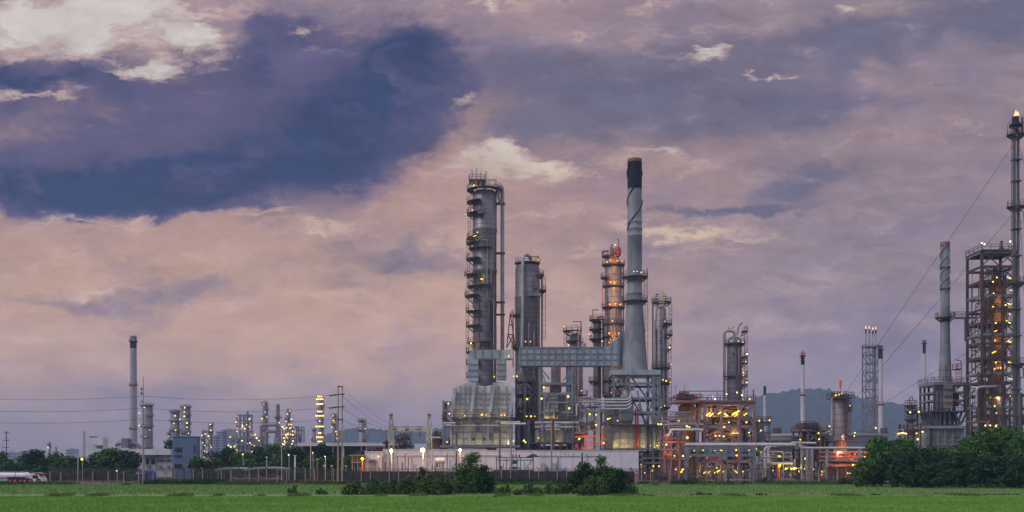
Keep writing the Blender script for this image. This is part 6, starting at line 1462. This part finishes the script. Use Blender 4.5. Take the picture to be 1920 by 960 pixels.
for y0, y1, lb in ((741.5,744,'uppermost power line from the twin poles to the left edge'),(764,766.5,'middle power line from the twin poles to the left edge'),(785,788.5,'lowest power line from the twin poles to the left edge')):
    u = Unit('power_line', lb, 'power line', 400, 209, 'power lines'); u.root.location.z = 10; ORG[u.root.name] = Vector(u.root.location)
    P = sag(u, u.p(618 if y0 < 780 else 634, y0), u.p(268.5, y0+1), .8)+sag(u, u.p(268.5, y0+1), u.p(-80, y1+1), .6)[1:]
    u.part('wire', MB().tube(P, .03, 5), 'wire')
for i, (y0, x1, y1, lb) in enumerate(((741,728,801,'power line running down from the twin poles to the top of the gantry'),(764,730,802,'power line running from the middle of the twin poles to the gantry'),(725,742,800,'thin earth wire from the top of the twin poles to the gantry'),(786,728,806,'lowest power line from the twin poles to the gantry'))):
    u = Unit('power_line', lb, 'power line', 690, 214, 'power lines'); u.root.location.z = 10; ORG[u.root.name] = Vector(u.root.location)
    u.part('wire', MB().tube(sag(u, u.p(642, y0, -1), u.p(x1, y1, 5), .9), (.03 if i != 2 else .02), 5), 'wire')
GL = 'street lamps and floodlight posts'
def lamp_post(px, yt, D, label, kind=None, w=.10, heads=1, mat='silver', size=.45, power=0, colr=(1,.4,.05), arm=0):
    u = Unit('lamp_post', label, 'lamp post', px, D, GL)
    u.part('pole', MB().tube([u.p(px,908),u.p(px,yt)], w, 8, r2=w*.7), mat)
    if arm: u.part('arm', MB().tube([u.p(px,yt),u.p(px+arm*.6,yt-3),u.p(px+arm,yt-3.2)], w*.6, 6), mat); u.part('head', MB().box(u.x(px+arm)-.45,u.x(px+arm)+.45,u.D-.2,u.D+.2,u.z(yt-3)-.05,u.z(yt-3)+.14), mat)
    if kind:
        u.lamp(px+arm, yt-1, -.4, kind, size*1.15)
        if power: point_light('post_lamp', u.p(px+arm, yt-.5, -1.1), colr, power, .3)
    elif not arm: u.part('head', MB().box(u.x(px)-.25,u.x(px)+.25,u.D-.3,u.D+.1,u.z(yt)-.05,u.z(yt)+.18), 'tarp_pale')
    return u
lamp_post(146, 854, 214, 'grey street lamp with a flat head beside the road on the left', w=.13)
lamp_post(528, 838, 226, 'thin grey lamp pole behind the right carport roof', w=.10)
lamp_post(500, 858, 224, 'short lamp pole with a white twin head behind the carports', w=.09)
lamp_post(553, 855, 215, 'white post standing alone in front of the trees', w=.22, mat='truck_white')
lamp_post(595, 862, 216, 'orange lit pole with a bundle of white floodlights on top', w=.16, mat='steel_pink', kind=None)
lamp_post(610, 857, 222, 'street lamp on a curved arm with a small white lamp', 'white', arm=0, size=.3)
lamp_post(608, 874, 225, 'low garden lamp post, the left one of three among the trees', w=.06); lamp_post(622, 874, 226, 'low garden lamp post, the middle one of three among the trees', w=.06); lamp_post(649, 874, 226, 'low garden lamp post, the right one of three among the trees', w=.06)
lamp_post(680, 861, 220, 'low post with a glaring orange lamp beside the white gatehouse', 'orange', size=.8, power=700, mat='pipe_orange')
lamp_post(734, 846, 216, 'floodlight post by the left lattice mast', 'white', size=.8, power=1200, colr=(1,.55,.22))
lamp_post(793, 845, 216, 'brightest floodlight post, just left of the right lattice mast', 'white', size=1.0, power=2200, colr=(1,.62,.3))
lamp_post(863, 845, 216, 'floodlight post rising behind the tall pointed bush', 'white', size=.75, power=1200, colr=(1,.5,.18))
lamp_post(155, 862, 236, 'lamp glowing yellow among the left trees beside the grey street lamp', 'yellow', size=.6)
lamp_post(456, 853, 246, 'lamp glowing yellow among the trees under the framed distant tower', 'yellow', size=.45)
lamp_post(542, 854, 238, 'lamp glowing yellow among the trees left of the flagpole', 'yellow', size=.5)
lamp_post(587, 850, 240, 'small greenish yellow lamp right of the flagpole', 'yellow', size=.36)
lamp_post(220, 884, 228, 'low lamp glowing yellow in the dark trees left of the tall slim pole', 'cream', size=.35)
for px, yt, lb in ((855.5,812,'thin dark pole in front of the big furnace, left one'),(937,806,'grey pole in front of the big furnace, middle one'),(958,802,'wooden pole at the right side of the big furnace'),(1034,786,'reddish pole in front of the narrow furnace')):
    u = Unit('utility_pole', lb, 'utility pole', px, 213, 'poles in front of the white building'); u.part('pole', MB().tube([u.p(px,908),u.p(px,yt)], .20, 8, r2=.12), 'pole_concrete' if px > 950 else 'steel_dark')
u = Unit('utility_pole', 'short dark post standing against the right half of the white wall', 'utility pole', 1091.5, 215, 'poles in front of the white building'); u.part('pole', MB().tube([u.p(1091.5,908),u.p(1091.5,849)], .18, 8), 'steel_dark')
# flag on a pole
u = Unit('flagpole', 'white flagpole with a red, white and blue striped flag hanging in folds', 'flagpole', 582.5, 232)
u.pipe([(582.5,905,0),(582.5,818,0)], .6, 'truck_white', 'pole')
def cloth(y0, y1):
    m = MB(); n = 8; vs = []
    for i in range(n+1):
        t = i/n; x = 583.2+4.6*t
        for w in (y0, y1): vs += [(u.x(x), u.D-.1+.25*sin(t*9+w), u.z(819.5+w+3.2*t))]
    m.add(vs, [(2*i,2*i+1,2*i+3,2*i+2) for i in range(n)]); return m
fl = u.part('flag', cloth(2.9,5.6), 'flag_blue')
for a, b, mt in ((0,1.5,'flag_red'),(1.5,2.9,'flag_white'),(5.6,7,'flag_white'),(7,8.6,'flag_red')): u.part('stripe', cloth(a,b), mt, fl)
# the road tanker
u = Unit('tanker_truck', 'white road tanker with a dark red stripe, driving along the road at the left edge', 'truck', 30, 206)
X0, Xt = u.x(-22), u.x(57.5); r = u.m(7.6); zc = u.z(892.5)
pts = [(Xt-.02,.3),(Xt-.25,.75),(Xt-.6,1)]
u.part('tank', MB().tube([(X0,u.D,zc),(Xt-1.0,u.D,zc)], r, 24), 'truck_white'); tk = MB(); 
prof = [(1,-1.0),(.97,-.7),(.85,-.35),(.6,-.12),(.02,0)]
vs = []; n = 24
for k, dx in prof:
    for j in range(n): t = 2*pi*j/n; vs.append((Xt+dx, u.D+r*k*cos(t), zc+r*k*sin(t)))
tk.add(vs, [(i*n+j, i*n+(j+1)%n, (i+1)*n+(j+1)%n, (i+1)*n+j) for i in range(4) for j in range(n)], True); u.part('tank_end', tk, 'truck_white')
st = MB()
vs = []
for k in range(5):
    a = R(-128+10*k-38) + 0
    for x in (u.x(16), u.x(50)): vs.append((x, u.D+(r+.012)*cos(a), zc+(r+.012)*sin(a)))
st.add(vs, [(2*i,2*i+1,2*i+3,2*i+2) for i in range(4)], True); u.part('stripe', st, 'truck_red')
u.part('tank_band', MB().tube([(u.x(31),u.D,zc),(u.x(31)+.1,u.D,zc)], r+.02, 24), 'steel_dark'); u.box('walkway', 'silver', -20, 50, 884.2, 884.8, -.4, .4)
u.box('chassis', 'steel_dark', -22, 76, 901, 904, -.9, .9); u.box('side_guard', 'silver', -20, 28, 898, 902, -1.15, -1.0); u.box('side_lamp', 'red_paint', 16, 28, 903.4, 905.8, -1.24, -1.16)
X = u.x(60); c = [(60,904),(60,891),(63,886.5),(75,886),(79,892),(83,897),(84.5,905),(84.5,908),(62,908)]
u.part('cab', MB().prism([(u.x(a), u.z(b)) for a, b in c][::-1], u.D-1.15, u.D+1.15), 'truck_white'); u.part('roof_deflector', MB().prism([(u.x(a), u.z(b)) for a, b in [(69,889),(84,890),(84,888),(72,886.6)]], u.D-1.2, u.D+1.2), 'truck_red')
u.part('side_window', MB().prism([(u.x(a), u.z(b)) for a, b in [(66,897),(77,897),(75.5,891),(66,891)]][::-1], u.D-1.18, u.D-1.155), 'glass_dark'); u.lamp(84.6, 904, -.8, 'cream', .28); u.box('bumper', 'steel_dark', 78, 85.5, 906, 909, -1.2, 1.2)
for x in (-14,-6,24,33,44,51,62,77):
    w = u.part('wheel', MB().tube([(u.x(x),u.D-1.15,.5),(u.x(x),u.D-.7,.5)], .5, 18), 'black_rubber'); u.part('rim', MB().tube([(u.x(x),u.D-1.18,.5),(u.x(x),u.D-1.155,.5)], .28, 14), 'pipe_orange', w)
    u.part('wheel', MB().tube([(u.x(x),u.D+.7,.5),(u.x(x),u.D+1.15,.5)], .5, 18), 'black_rubber')
for x in (4,28,52): u.lamp(x, 911-1.5, -1.25, 'orange', .22)
# ------------------------------------------------------------------ the evening haze
hm = bpy.data.materials.new('haze_air'); hm.use_nodes = True; hn = hm.node_tree; hn.nodes.clear()
ho = hn.nodes.new('ShaderNodeOutputMaterial'); hv_ = hn.nodes.new('ShaderNodeVolumePrincipled')
hv_.inputs['Color'].default_value = (.55, .71, 1.0, 1); hv_.inputs['Density'].default_value = HAZE
hn.links.new(hv_.outputs[0], ho.inputs['Volume']); M['haze_air'] = hm
hz = MB().box(-3400, 3400, -140, 4400, -1.0, 232).build('haze', 'haze_air')
tag(hz, 'thin evening haze over the whole plain', None, kind='stuff')
